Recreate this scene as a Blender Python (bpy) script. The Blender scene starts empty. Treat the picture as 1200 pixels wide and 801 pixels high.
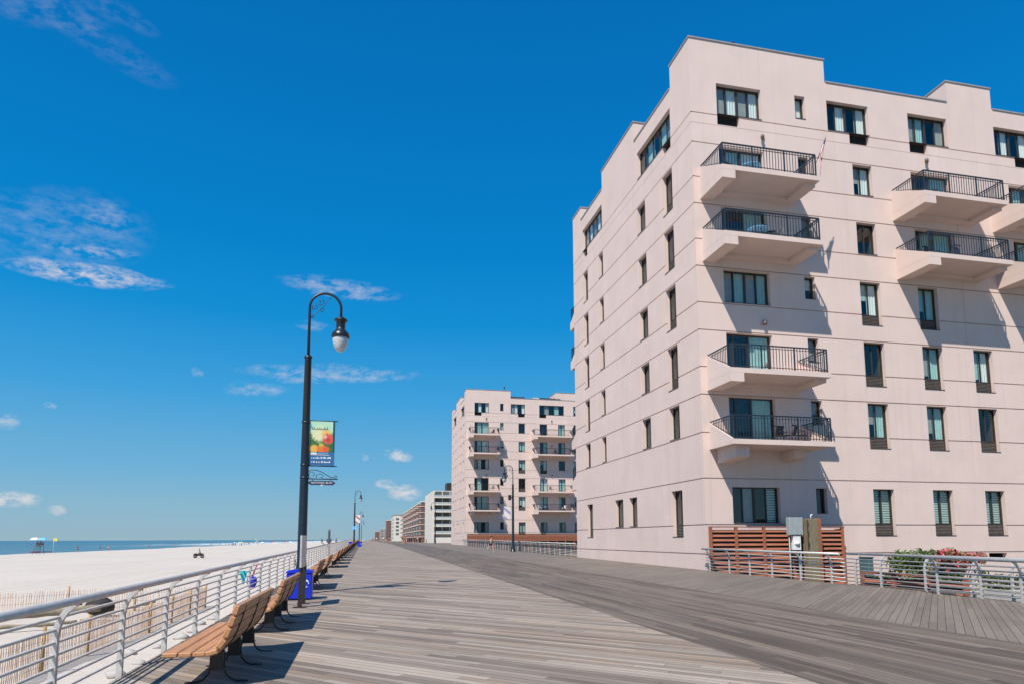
import bpy, bmesh, math, random
from mathutils import Vector, Matrix
R = math.radians
random.seed(7)
SC = bpy.context.scene
COL = SC.collection

# ------------------------------------------------------------------ nodes
class NT:
    def __init__(s, tree): s.t = tree; s.n = tree.nodes; s.l = tree.links
    def add(s, typ, **kw):
        n = s.n.new(typ)
        for k, v in kw.items(): setattr(n, k, v)
        return n
    def put(s, sock, v):
        if v is None: return
        if hasattr(v, 'is_output'): s.l.new(v, sock)
        else: sock.default_value = v
    def m(s, op, a, b=None, c=None, clamp=False):
        n = s.add('ShaderNodeMath', operation=op, use_clamp=clamp)
        s.put(n.inputs[0], a); s.put(n.inputs[1], b); s.put(n.inputs[2], c)
        return n.outputs[0]
    def vm(s, op, a, b=None):
        n = s.add('ShaderNodeVectorMath', operation=op)
        s.put(n.inputs[0], a); s.put(n.inputs[1], b)
        return n.outputs[0]
    def xyz(s, x, y, z=0.0):
        n = s.add('ShaderNodeCombineXYZ')
        s.put(n.inputs[0], x); s.put(n.inputs[1], y); s.put(n.inputs[2], z)
        return n.outputs[0]
    def sep(s, v):
        n = s.add('ShaderNodeSeparateXYZ'); s.put(n.inputs[0], v); return n.outputs
    def noise(s, vec, scale, detail=3.0, rough=0.55, dim='3D'):
        n = s.add('ShaderNodeTexNoise', noise_dimensions=dim)
        s.put(n.inputs['Vector'], vec); n.inputs['Scale'].default_value = scale
        n.inputs['Detail'].default_value = detail; n.inputs['Roughness'].default_value = rough
        return n.outputs[0]
    def white(s, vec):
        n = s.add('ShaderNodeTexWhiteNoise', noise_dimensions='3D'); s.put(n.inputs['Vector'], vec)
        return n.outputs[0]
    def ramp(s, fac, stops, interp='LINEAR'):
        n = s.add('ShaderNodeValToRGB'); r = n.color_ramp; r.interpolation = interp
        while len(r.elements) < len(stops): r.elements.new(0.5)
        for e, (p, c) in zip(r.elements, stops):
            e.position = p; e.color = (c[0], c[1], c[2], 1) if not isinstance(c, float) else (c, c, c, 1)
        s.put(n.inputs[0], fac)
        return n.outputs[0]
    def mix(s, fac, a, b, blend='MIX'):
        n = s.add('ShaderNodeMix', data_type='RGBA', blend_type=blend)
        s.put(n.inputs[0], fac)
        for i, v in ((6, a), (7, b)):
            if isinstance(v, (tuple, list)): v = (v[0], v[1], v[2], 1)
            s.put(n.inputs[i], v)
        return n.outputs[2]
    def rng(s, v, a, b, c, d):
        n = s.add('ShaderNodeMapRange'); s.put(n.inputs[0], v)
        for i, q in zip((1, 2, 3, 4), (a, b, c, d)): n.inputs[i].default_value = q
        return n.outputs[0]
    def bump(s, h, strength=0.3, dist=0.02):
        n = s.add('ShaderNodeBump'); s.put(n.inputs['Height'], h)
        n.inputs['Strength'].default_value = strength; n.inputs['Distance'].default_value = dist
        return n.outputs[0]

def newmat(name):
    m = bpy.data.materials.new(name); m.use_nodes = True
    t = NT(m.node_tree); b = t.n['Principled BSDF']
    return m, t, b

def mat(name, col, rough=0.6, var=0.12, scale=4.0, bump=0.0, metal=0.0, stretch=(1, 1, 1), spec=0.5, bdist=0.01, var2=0.0, scale2=0.4):
    m, t, b = newmat(name)
    tc = t.add('ShaderNodeTexCoord').outputs['Object']
    v = t.vm('MULTIPLY', tc, stretch)
    n = t.noise(v, scale, 4.0)
    lo = tuple(c * (1 - var) for c in col); hi = tuple(min(1, c * (1 + var)) for c in col)
    c = t.mix(t.rng(n, 0.3, 0.7, 0, 1), lo, hi)
    if var2:
        n2 = t.noise(v, scale2, 3.0)
        c = t.mix(t.rng(n2, 0.35, 0.65, 0, var2), c, tuple(q * 0.6 for q in col))
    t.put(b.inputs['Base Color'], c)
    b.inputs['Roughness'].default_value = rough; b.inputs['Metallic'].default_value = metal
    b.inputs['Specular IOR Level'].default_value = spec
    if bump: t.put(b.inputs['Normal'], t.bump(n, bump, bdist))
    return m

M = {}
def deck_mat(name, ang, dark, light, warm, grain=1.0, cv=0.5):
    m, t, b = newmat(name)
    tc = t.add('ShaderNodeTexCoord').outputs['Object']
    o = t.sep(tc); ca, sa = math.cos(ang), math.sin(ang)
    u = t.m('ADD', t.m('MULTIPLY', o[0], ca), t.m('MULTIPLY', o[1], sa))
    v = t.m('SUBTRACT', t.m('MULTIPLY', o[1], ca), t.m('MULTIPLY', o[0], sa))
    w = 0.145
    vv = t.m('DIVIDE', v, w); row = t.m('FLOOR', vv); fr = t.m('FRACT', vv)
    rr = t.white(t.xyz(row, 3.1, 0.7))
    uu = t.m('ADD', t.m('DIVIDE', u, 3.6), t.m('MULTIPLY', rr, 9.0))
    seg = t.m('FLOOR', uu); fu = t.m('FRACT', uu)
    cell = t.white(t.xyz(row, seg, 1.3)); cell2 = t.white(t.xyz(row, seg, 8.3))
    g1 = t.noise(t.xyz(t.m('MULTIPLY', u, 0.9), t.m('MULTIPLY', v, 22.0), cell2), 1.6, 5.0, 0.65)
    g2 = t.noise(t.xyz(t.m('MULTIPLY', u, 0.22), t.m('MULTIPLY', v, 1.4), 4.0), 1.0, 4.0, 0.6)
    g3 = t.noise(tc, 0.16, 4.0, 0.6)
    val = t.m('ADD', t.m('ADD', t.m('MULTIPLY', cell, cv), (0.5 - cv) * 0.5), t.m('ADD', t.m('MULTIPLY', t.rng(g1, 0.3, 0.7, 0, 1), 0.22 * grain), t.m('MULTIPLY', t.rng(g2, 0.3, 0.7, 0, 1), 0.30)))
    val = t.m('ADD', val, t.m('MULTIPLY', t.m('SUBTRACT', g3, 0.5), 0.35))
    c = t.ramp(val, [(0.05, dark), (0.55, tuple((a + q) / 2 for a, q in zip(dark, light))), (1.0, light)])
    c = t.mix(t.m('MULTIPLY', t.m('GREATER_THAN', cell2, 0.82), 0.45), c, warm)
    gap = t.m('MAXIMUM', t.m('LESS_THAN', fr, 0.07), t.m('LESS_THAN', fu, 0.0022))
    # two nail heads at every joist, and splits along the grain
    nu = t.m('ABSOLUTE', t.m('SUBTRACT', t.m('FRACT', t.m('DIVIDE', u, 0.46)), 0.5)); nv = t.m('ABSOLUTE', t.m('SUBTRACT', t.m('ABSOLUTE', t.m('SUBTRACT', fr, 0.53)), 0.26))
    nail = t.m('MULTIPLY', t.m('LESS_THAN', nu, 0.014), t.m('LESS_THAN', nv, 0.045))
    c = t.mix(t.m('MULTIPLY', nail, 0.7), c, (0.03, 0.025, 0.022))
    spl = t.m('MULTIPLY', t.m('LESS_THAN', t.m('ABSOLUTE', t.m('SUBTRACT', fr, t.m('ADD', 0.35, t.m('MULTIPLY', cell2, 0.35)))), 0.02), t.m('GREATER_THAN', t.noise(t.xyz(t.m('MULTIPLY', u, 0.8), row, 2.0), 1.0, 2.0), 0.60))
    c = t.mix(t.m('MULTIPLY', spl, 0.6), c, (0.03, 0.026, 0.022))
    stain = t.rng(t.noise(tc, 0.55, 5.0, 0.7), 0.60, 0.74, 0.0, 0.35)
    c = t.mix(stain, c, tuple(q * 0.9 for q in dark))
    c = t.mix(t.m('MULTIPLY', gap, 0.86), c, (0.012, 0.011, 0.01))
    t.put(b.inputs['Base Color'], c); b.inputs['Roughness'].default_value = 0.72
    b.inputs['Specular IOR Level'].default_value = 0.35
    h = t.m('ADD', t.m('MULTIPLY', t.m('SUBTRACT', 1.0, gap), 1.0), t.m('ADD', t.m('MULTIPLY', g1, 0.25), t.m('MULTIPLY', cell, 0.25)))
    t.put(b.inputs['Normal'], t.bump(h, 0.55, 0.012))
    return m

def stucco(name, col):
    m, t, b = newmat(name)
    tc = t.add('ShaderNodeTexCoord').outputs['Object']
    o = t.sep(tc)
    n1 = t.noise(tc, 0.35, 4.0); n2 = t.noise(t.vm('MULTIPLY', tc, (0.9, 0.9, 0.5)), 1.0, 4.0); n3 = t.noise(tc, 9.0, 3.0)
    f = t.m('ADD', t.m('MULTIPLY', t.rng(n1, 0.3, 0.7, 0, 1), 0.4), t.m('ADD', t.m('MULTIPLY', t.rng(n2, 0.3, 0.7, 0, 1), 0.4), t.m('MULTIPLY', n3, 0.25)))
    c = t.mix(f, tuple(q * 0.90 for q in col), tuple(q * 1.06 for q in col))
    # faint panel tint, panels about 1.2 m by 0.6 m
    pu = t.m('FLOOR', t.m('DIVIDE', t.m('ADD', o[0], o[1]), 1.3)); pv = t.m('FLOOR', t.m('DIVIDE', o[2], 0.59))
    pr = t.white(t.xyz(pu, pv, 2.0))
    c = t.mix(t.m('MULTIPLY', pr, 0.07), c, tuple(q * 0.72 for q in col))
    # rain staining that runs down from the copings and sills
    st = t.noise(t.xyz(t.m('MULTIPLY', t.m('ADD', o[0], o[1]), 3.0), 0.0, t.m('MULTIPLY', o[2], 0.05)), 1.5, 3.0)
    c = t.mix(t.rng(st, 0.56, 0.78, 0, 0.22), c, tuple(q * 0.55 for q in col))
    t.put(b.inputs['Base Color'], c); b.inputs['Roughness'].default_value = 0.9
    b.inputs['Specular IOR Level'].default_value = 0.2
    t.put(b.inputs['Normal'], t.bump(t.noise(tc, 30.0, 3.0), 0.25, 0.01))
    return m

def glass_mat():
    m, t, b = newmat('window_glass'); t.n.remove(b)
    out = [n for n in t.n if n.type == 'OUTPUT_MATERIAL'][0]
    tr = t.add('ShaderNodeBsdfTransparent'); tr.inputs[0].default_value = (0.86, 0.93, 0.92, 1)
    gl = t.add('ShaderNodeBsdfGlossy'); gl.inputs[0].default_value = (0.9, 0.95, 0.97, 1); gl.inputs['Roughness'].default_value = 0.03
    tc = t.add('ShaderNodeTexCoord').outputs['Object']
    t.put(gl.inputs['Normal'], t.bump(t.noise(tc, 1.3, 2.0), 0.06, 0.05))
    fr = t.add('ShaderNodeLayerWeight')
    mx = t.add('ShaderNodeMixShader'); t.put(mx.inputs[0], t.m('MULTIPLY_ADD', t.m('POWER', fr.outputs[1], 4.0), 0.85, 0.075, clamp=True))
    t.l.new(tr.outputs[0], mx.inputs[1]); t.l.new(gl.outputs[0], mx.inputs[2]); t.l.new(mx.outputs[0], out.inputs[0])
    return m

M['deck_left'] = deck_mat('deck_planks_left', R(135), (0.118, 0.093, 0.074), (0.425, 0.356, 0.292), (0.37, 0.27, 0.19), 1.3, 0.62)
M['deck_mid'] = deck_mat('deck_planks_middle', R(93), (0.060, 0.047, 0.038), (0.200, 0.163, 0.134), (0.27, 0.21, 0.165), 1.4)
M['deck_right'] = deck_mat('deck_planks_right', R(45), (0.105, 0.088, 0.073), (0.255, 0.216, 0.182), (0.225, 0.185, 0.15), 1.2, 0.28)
M['stucco'] = stucco('pink_beige_stucco', (0.700, 0.562, 0.510))
M['stucco_far'] = stucco('pale_stucco', (0.70, 0.60, 0.53))
M['glass'] = glass_mat()
M['room'] = mat('painted_dark_room', (0.035, 0.037, 0.04), 0.9, 0.2)  # near-black colour paints the interior shade behind the windows
M['bronze'] = mat('dark_bronze_frame', (0.040, 0.034, 0.030), 0.45, 0.15, 6)
M['louvre'] = mat('bronze_louvre', (0.165, 0.138, 0.120), 0.55, 0.2, 6)
M['louvre_dark'] = mat('dark_louvre', (0.022, 0.019, 0.018), 0.6, 0.2, 6)
M['curtain'] = mat('white_curtain', (0.80, 0.80, 0.78), 0.9, 0.08, 3, stretch=(8, 8, 0.5))
M['curtain_teal'] = mat('pale_teal_blind', (0.40, 0.58, 0.56), 0.8, 0.08, 3)
M['curtain_grey'] = mat('grey_shade', (0.36, 0.35, 0.33), 0.9, 0.1, 3)
def blind_mat():
    m, t, b = newmat('slatted_blind'); o = t.sep(t.add('ShaderNodeTexCoord').outputs['Object'])
    k = t.m('GREATER_THAN', t.m('FRACT', t.m('MULTIPLY', o[2], 7.5)), .32)
    t.put(b.inputs['Base Color'], t.mix(k, (.10, .13, .12), (.50, .60, .55))); b.inputs['Roughness'].default_value = .7; return m
M['blind'] = blind_mat()
M['curtain_brown'] = mat('brown_shade', (0.20, 0.165, 0.14), 0.9, 0.1, 3)
M['coping'] = mat('metal_coping', (0.33, 0.31, 0.30), 0.5, 0.1, 3)
M['rail_dark'] = mat('balcony_iron', (0.018, 0.030, 0.042), 0.4, 0.15, 8)
M['steel'] = mat('galvanised_rail', (0.56, 0.535, 0.515), 0.42, 0.12, 9, 0.05, 0.25, var2=0.12, scale2=2.5)
M['lamp'] = mat('dark_blue_black_paint', (0.012, 0.018, 0.030), 0.35, 0.2, 10)
M['globe'] = mat('frosted_globe', (0.50, 0.53, 0.55), 0.25, 0.05, 6)
M['bench'] = mat('bench_timber', (0.46, 0.225, 0.105), 0.6, 0.22, 3.0, 0.15, stretch=(14, 0.9, 14), var2=0.25, scale2=1.2)
M['iron'] = mat('black_iron', (0.022, 0.018, 0.016), 0.5, 0.3, 12)
M['fence_red'] = mat('red_brown_wood', (0.320, 0.112, 0.062), 0.65, 0.22, 2.2, 0.1, stretch=(0.7, 6, 6))
M['roof'] = mat('roof_membrane', (0.22, 0.21, 0.20), 0.9, 0.15)
M['slat'] = mat('snow_fence_slat', (0.60, 0.43, 0.32), 0.8, 0.35, 3.0, 0, stretch=(5, 5, 0.6))
M['post_wood'] = mat('fence_post_wood', (0.40, 0.24, 0.11), 0.8, 0.3, 3.0)
M['blue'] = mat('blue_plastic', (0.008, 0.028, 0.56), 0.4, 0.08, 4)
M['white'] = mat('white_paint', (0.78, 0.78, 0.77), 0.5, 0.05, 4)
M['grey_box'] = mat('grey_electrical_enamel', (0.33, 0.37, 0.38), 0.45, 0.1, 4)
M['olive_box'] = mat('weathered_olive_metal', (0.21, 0.175, 0.105), 0.6, 0.25, 3, stretch=(3, 3, 0.6))
M['skin'] = mat('skin', (0.56, 0.31, 0.20), 0.55, 0.08)
M['hair'] = mat('brown_hair', (0.045, 0.028, 0.018), 0.6, 0.2)
for n, c in dict(navy=(0.02, 0.03, 0.08), black=(0.02, 0.02, 0.022), red=(0.55, 0.04, 0.05), teal=(0.03, 0.33, 0.38), pink=(0.75, 0.25, 0.30),
                 yellow=(0.75, 0.62, 0.10), sky=(0.18, 0.50, 0.80), grey=(0.25, 0.25, 0.26), green=(0.10, 0.25, 0.06), orange=(0.8, 0.28, 0.05), rubber=(0.018, 0.018, 0.018)).items():
    M[n] = mat(n + '_cloth', c, 0.8, 0.1)
M['bright_teal'] = mat('bright_teal_cloth', (0.03, 0.40, 0.46), 0.7, 0.1)
M['shower_grey'] = mat('dark_grey_coating', (0.07, 0.075, 0.085), 0.5, 0.1)
M['quad_red'] = mat('maroon_plastic', (0.09, 0.03, 0.035), 0.5, 0.1)
M['dull_teal'] = mat('dull_teal_paint', (0.06, 0.13, 0.14), 0.6, 0.1)
M['driftwood'] = mat('driftwood', (0.25, 0.205, 0.145), 0.9, 0.3, 2.0, 0.3, stretch=(1, 6, 6))
M['leaf'] = mat('shrub_leaf', (0.085, 0.135, 0.030), 0.55, 0.4, 9)
M['leaf2'] = mat('dark_leaf', (0.045, 0.085, 0.022), 0.55, 0.4, 9)
M['petal'] = mat('pink_petal', (0.62, 0.10, 0.16), 0.6, 0.35, 9)
M['petal2'] = mat('rust_leaf', (0.34, 0.14, 0.07), 0.6, 0.35, 9)
M['concrete'] = mat('concrete', (0.40, 0.385, 0.37), 0.9, 0.15, 2.0, 0.1)
M['soil'] = mat('garden_soil', (0.16, 0.13, 0.09), 0.95, 0.3, 2.0, 0.2)

# ------------------------------------------------------------------ mesh builder
class MB:
    def __init__(s): s.v = []; s.f = []; s.mi = []; s.sm = []
    def face(s, pts, mi=0, sm=False):
        b = len(s.v); s.v += [tuple(p) for p in pts]; s.f.append(tuple(range(b, b + len(pts)))); s.mi.append(mi); s.sm.append(sm)
    def box(s, x0, x1, y0, y1, z0, z1, mi=0, f=None):
        c = [(x0, y0, z0), (x1, y0, z0), (x1, y1, z0), (x0, y1, z0), (x0, y0, z1), (x1, y0, z1), (x1, y1, z1), (x0, y1, z1)]
        if f: c = [f(*p) for p in c]
        b = len(s.v); s.v += c
        for q in ((0, 3, 2, 1), (4, 5, 6, 7), (0, 1, 5, 4), (1, 2, 6, 5), (2, 3, 7, 6), (3, 0, 4, 7)):
            s.f.append(tuple(b + i for i in q)); s.mi.append(mi); s.sm.append(False)
    def obox(s, c, ax, ay, az, hx, hy, hz, mi=0):
        c = Vector(c); ax = Vector(ax).normalized(); ay = Vector(ay).normalized(); az = Vector(az).normalized()
        s.box(-hx, hx, -hy, hy, -hz, hz, mi, lambda x, y, z: tuple(c + ax * x + ay * y + az * z))
    def prism(s, poly, f, a0, a1, mi=0):
        n = len(poly); b = len(s.v)
        s.v += [tuple(f(p[0], p[1], a0)) for p in poly] + [tuple(f(p[0], p[1], a1)) for p in poly]
        s.f.append(tuple(range(b + n - 1, b - 1, -1))); s.f.append(tuple(range(b + n, b + 2 * n))); s.mi += [mi, mi]; s.sm += [False, False]
        for i in range(n):
            j = (i + 1) % n; s.f.append((b + i, b + j, b + n + j, b + n + i)); s.mi.append(mi); s.sm.append(False)
    def tube(s, pts, r, seg=8, mi=0, caps=True):
        pts = [Vector(p) for p in pts]; n = len(pts)
        rs = r if isinstance(r, (list, tuple)) else [r] * n
        b = len(s.v); up = None
        for i, p in enumerate(pts):
            d = (pts[min(i + 1, n - 1)] - pts[max(i - 1, 0)])
            d = d.normalized() if d.length > 1e-9 else Vector((0, 0, 1))
            if up is None: up = Vector((0, 0, 1)) if abs(d.z) < 0.9 else Vector((1, 0, 0))
            e1 = (up - d * up.dot(d)).normalized(); e2 = d.cross(e1); up = e1
            for k in range(seg):
                a = 2 * math.pi * k / seg
                s.v.append(tuple(p + (e1 * math.cos(a) + e2 * math.sin(a)) * rs[i]))
        for i in range(n - 1):
            for k in range(seg):
                k2 = (k + 1) % seg
                s.f.append((b + i * seg + k, b + i * seg + k2, b + (i + 1) * seg + k2, b + (i + 1) * seg + k)); s.mi.append(mi); s.sm.append(True)
        if caps:
            s.f.append(tuple(b + k for k in range(seg - 1, -1, -1))); s.f.append(tuple(b + (n - 1) * seg + k for k in range(seg))); s.mi += [mi, mi]; s.sm += [False, False]
    def lathe(s, prof, c=(0, 0, 0), seg=20, mi=0):
        b = len(s.v); n = len(prof)
        for r, z in prof:
            for k in range(seg):
                a = 2 * math.pi * k / seg; s.v.append((c[0] + r * math.cos(a), c[1] + r * math.sin(a), c[2] + z))
        for i in range(n - 1):
            for k in range(seg):
                k2 = (k + 1) % seg
                s.f.append((b + i * seg + k, b + i * seg + k2, b + (i + 1) * seg + k2, b + (i + 1) * seg + k)); s.mi.append(mi); s.sm.append(True)
        s.f.append(tuple(b + k for k in range(seg - 1, -1, -1))); s.f.append(tuple(b + (n - 1) * seg + k for k in range(seg))); s.mi += [mi, mi]; s.sm += [False, False]
    def mesh(s, name, mats):
        me = bpy.data.meshes.new(name); me.from_pydata(s.v, [], s.f)
        for m in mats: me.materials.append(m)
        me.polygons.foreach_set('material_index', s.mi); me.polygons.foreach_set('use_smooth', s.sm)
        me.update(); return me
    def build(s, name, mats, parent=None, loc=None, bevel=0.0):
        if not isinstance(mats, (list, tuple)): mats = [mats]
        me = s.mesh(name, [M[m] if isinstance(m, str) else m for m in mats])
        o = bpy.data.objects.new(name, me); COL.objects.link(o)
        if parent is not None: o.parent = parent
        if loc: o.location = loc
        if bevel:
            bm = bmesh.new(); bm.from_mesh(me); bmesh.ops.remove_doubles(bm, verts=bm.verts, dist=1e-5)
            bmesh.ops.bevel(bm, geom=[e for e in bm.edges], offset=bevel, segments=1, affect='EDGES', profile=0.5)
            bm.to_mesh(me); bm.free()
        return o

def tag(o, label=None, cat=None, group=None, kind=None):
    if label: o['label'] = label
    if cat: o['category'] = cat
    if group: o['group'] = group
    if kind: o['kind'] = kind
    return o
def empty(name, loc=(0, 0, 0), rz=0.0, label=None, cat=None, group=None):
    o = bpy.data.objects.new(name, None); COL.objects.link(o); o.empty_display_size = 0.3
    o.location = loc; o.rotation_euler = (0, 0, rz)
    return tag(o, label, cat, group)
KIDS = {}
def kids(o): return [c for c in list(COL.objects) if c.parent == o]
def copy_tree(o, parent=None):
    c = o.copy(); COL.objects.link(c)
    if parent is not None: c.parent = parent
    for ch in kids(o): copy_tree(ch, c)
    return c

SL = 0.0055
def zd(y): return SL * (min(max(y, -30), 150) - 31)

# ------------------------------------------------------------------ camera
H = 1.6
cam = bpy.data.cameras.new('camera'); co = bpy.data.objects.new('camera', cam); COL.objects.link(co)
cam.sensor_width = 36; cam.lens = 777.97 / 1200 * 36; cam.shift_x = 0.0; cam.shift_y = (541.85 - 400.5) / 1200
cam.clip_start = 0.05; cam.clip_end = 60000
rt = Vector((0.9767752, -0.2142482, -0.0027954)); up = Vector((0.0217331, 0.1120456, 0.9934654)); up.x = 0.0217332
dn = Vector((-0.0217332, -0.1120456, 0.9934654)); fw = Vector((0.2131614, 0.9703316, 0.1140997))
mw = Matrix.Identity(4)
for i in range(3): mw[i][0] = rt[i]; mw[i][1] = dn[i]; mw[i][2] = -fw[i]
mw[2][3] = H
co.matrix_world = mw
SC.camera = co

# ------------------------------------------------------------------ light and sky
AZ, EL = R(41), R(53)     # the light travels towards +X +Y and down
sun = bpy.data.lights.new('sun', 'SUN'); so = bpy.data.objects.new('sun', sun); COL.objects.link(so)
sun.energy = 3.6; sun.angle = R(0.5); sun.color = (1.0, 0.93, 0.83)
d = Vector((math.sin(AZ) * math.cos(EL), math.cos(AZ) * math.cos(EL), -math.sin(EL)))
so.rotation_euler = d.to_track_quat('-Z', 'Y').to_euler(); so.location = (-20, -20, 40)

w = bpy.data.worlds.new('World'); SC.world = w; w.use_nodes = True
t = NT(w.node_tree); bg = t.n['Background']
sky = t.add('ShaderNodeTexSky', sky_type='NISHITA'); sky.sun_disc = False
sky.sun_elevation = EL; sky.sun_rotation = AZ + math.pi; sky.air_density = 1.0; sky.dust_density = 0.6; sky.ozone_density = 2.0; sky.altitude = 0
gen = t.add('ShaderNodeTexCoord').outputs['Generated']
nv = t.add('ShaderNodeVectorMath', operation='NORMALIZE'); t.put(nv.inputs[0], gen)
ox, oy, oz = t.sep(nv.outputs[0])
el = t.m('MULTIPLY', t.m('ARCSINE', oz), 180 / math.pi)
az = t.m('MULTIPLY', t.m('ARCTAN2', ox, oy), 180 / math.pi)
def srgb(*c): return tuple(((q / 255 / 12.92) if q / 255 < 0.04045 else ((q / 255 + 0.055) / 1.055) ** 2.4) for q in c)
TINT = [(0.0, srgb(150, 180, 194)), (0.06, srgb(135, 180, 204)), (0.12, srgb(110, 174, 212)), (0.26, srgb(60, 158, 216)), (0.40, srgb(14, 140, 210)), (0.53, srgb(0, 128, 201)), (0.75, srgb(0, 115, 189)), (1.0, srgb(0, 103, 176))]
SKYMODE = 'tint'
grad = t.ramp(t.m('DIVIDE', el, 45.0, clamp=True), TINT)
# polarised look of the real sky: a little deeper away to the right
lum = t.add('ShaderNodeRGBToBW'); t.put(lum.inputs[0], sky.outputs[0])
skyc = t.mix(0.985, sky.outputs[0], t.vm('MULTIPLY', grad, (7.0, 7.0, 7.0)))
CL = [(-21.04,19.00,4.40,0.66,3.3,1.25),(-22.94,21.53,4.77,2.50,13.1,.22),(-20.37,23.01,1.41,1.03,0.1,.26),(-20.84,20.61,2.55,0.37,6.4,.55),
(-2.68,20.60,4.12,0.66,-3.1,.62),(-3.28,13.67,6.18,0.66,1.7,.62),(-13.47,12.98,0.50,0.36,-20.6,.3),(-9.02,12.04,2.23,0.52,2.8,.5),(-4.52,17.33,1.34,0.44,-3.8,.45),
(-24.77,34.56,3.29,1.03,14.8,.16),(-20.33,33.56,3.23,0.88,-11.5,.11),(-19.88,35.85,1.79,0.59,-14.0,.11),
(-24.86,2.84,1.77,0.52,0.1,1.0),(-21.99,2.12,0.55,0.37,-1.9,.75),(2.55,7.12,1.16,0.52,-9.7,.75),(1.62,4.68,0.89,0.37,-1.6,.75),(3.14,3.97,1.33,0.66,-1.1,.85),(-0.17,6.85,0.32,0.29,-25.8,.6),(-25.35,8.15,0.76,0.59,-7.3,.7),(-22.91,9.49,0.40,0.22,-2.2,.6)]
pv = t.xyz(t.m('MULTIPLY_ADD', el, -0.25, t.m('MULTIPLY', az, 0.6)), t.m('MULTIPLY', el, 1.25), 0.0)
wv = t.rng(t.noise(pv, 1.15, 7.0, 0.66), 0.42, 0.72, 0.0, 1.0)
wd = t.m('MULTIPLY', t.m('SUBTRACT', t.noise(pv, 0.45, 3.0, 0.6), 0.5), 1.1)
elw = t.m('ADD', el, wd)
puff = t.rng(t.noise(t.xyz(az, t.m('MULTIPLY', el, 1.8), 5.0), 1.3, 4.0, 0.6), 0.34, 0.66, 0.0, 1.0)
acc = {False: None, True: None}
for ca, ce, ln, wdt, tl, st in CL:
    cum = ce < 7.5 or ln < 0.7
    c_, s_, k_ = math.cos(R(tl)), math.sin(R(tl)), math.cos(R(ce)); ev = el if cum else elw; g = 1.25
    p1, p2 = c_ * k_ / (ln * g), s_ / (ln * g); q1, q2 = -s_ * k_ / (wdt * g), c_ / (wdt * g)
    p = t.m('MULTIPLY_ADD', ev, p2, t.m('MULTIPLY_ADD', az, p1, -ca * p1 - ce * p2))
    q = t.m('MULTIPLY_ADD', ev, q2, t.m('MULTIPLY_ADD', az, q1, -ca * q1 - ce * q2))
    r2 = t.m('MULTIPLY_ADD', p, p, t.m('MULTIPLY', q, q))
    fall = t.m('SUBTRACT', 1.0, r2, clamp=True)
    acc[cum] = t.m('MULTIPLY', fall, st) if acc[cum] is None else t.m('MULTIPLY_ADD', fall, st, acc[cum])
cloud = t.m('ADD', t.m('MULTIPLY', acc[False], wv), t.rng(t.m('MULTIPLY', acc[True], t.m('ADD', puff, 0.12)), 0.05, 0.85, 0.0, 0.85))
cloud = t.m('MINIMUM', cloud, 0.92)
skyc = t.mix(cloud, skyc, t.vm('MULTIPLY', (0.72, 0.70, 0.72), (7.0, 7.0, 7.0)))
t.put(bg.inputs[0], skyc); bg.inputs[1].default_value = 0.09

SC.view_settings.view_transform = 'Standard'; SC.view_settings.look = 'None'; SC.view_settings.gamma = 1.0
SC.view_settings.exposure = 0.70; SC.view_settings.use_curve_mapping = False
SC.cycles.max_bounces = 6; SC.cycles.diffuse_bounces = 3; SC.cycles.glossy_bounces = 3; SC.cycles.transmission_bounces = 2; SC.cycles.transparent_max_bounces = 8

# ------------------------------------------------------------------ the ground
def strip_sheet(name, xs, ys, zf, mats, mids):
    mb = MB()
    for i in range(len(xs) - 1):
        for j in range(len(ys) - 1):
            x0, x1, y0, y1 = xs[i], xs[i + 1], ys[j], ys[j + 1]
            mb.face([(x0, y0, zf(x0, y0)), (x1, y0, zf(x1, y0)), (x1, y1, zf(x1, y1)), (x0, y1, zf(x0, y1))], mids[i])
    return mb.build(name, mats)
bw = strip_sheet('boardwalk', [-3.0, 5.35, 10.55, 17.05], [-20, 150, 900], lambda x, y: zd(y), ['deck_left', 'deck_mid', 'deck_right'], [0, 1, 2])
tag(bw, kind='structure')
mb = MB()
for (y0, y1) in ((-20, 150), (150, 900)):
    for a in (0, 1):
        pass
    mb.face([(-3.0, y0, zd(y0)), (-3.0, y1, zd(y1)), (-3.0, y1, zd(y1) - 0.32), (-3.0, y0, zd(y0) - 0.32)], 0)
mb.face([(17.05, -20, zd(-20)), (17.05, 31.28, zd(31.28)), (17.05, 31.28, -1.2), (17.05, -20, -1.2)], 0)
mb.face([(17.05, 17.0, zd(17) - .004), (17.9, 17.0, zd(17) - .004), (17.9, 21.4, zd(21.4) - .004), (17.05, 21.4, zd(21.4) - .004)], 1)
tag(mb.build('boardwalk_edge', ['driftwood', 'deck_right']), kind='structure')

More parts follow.
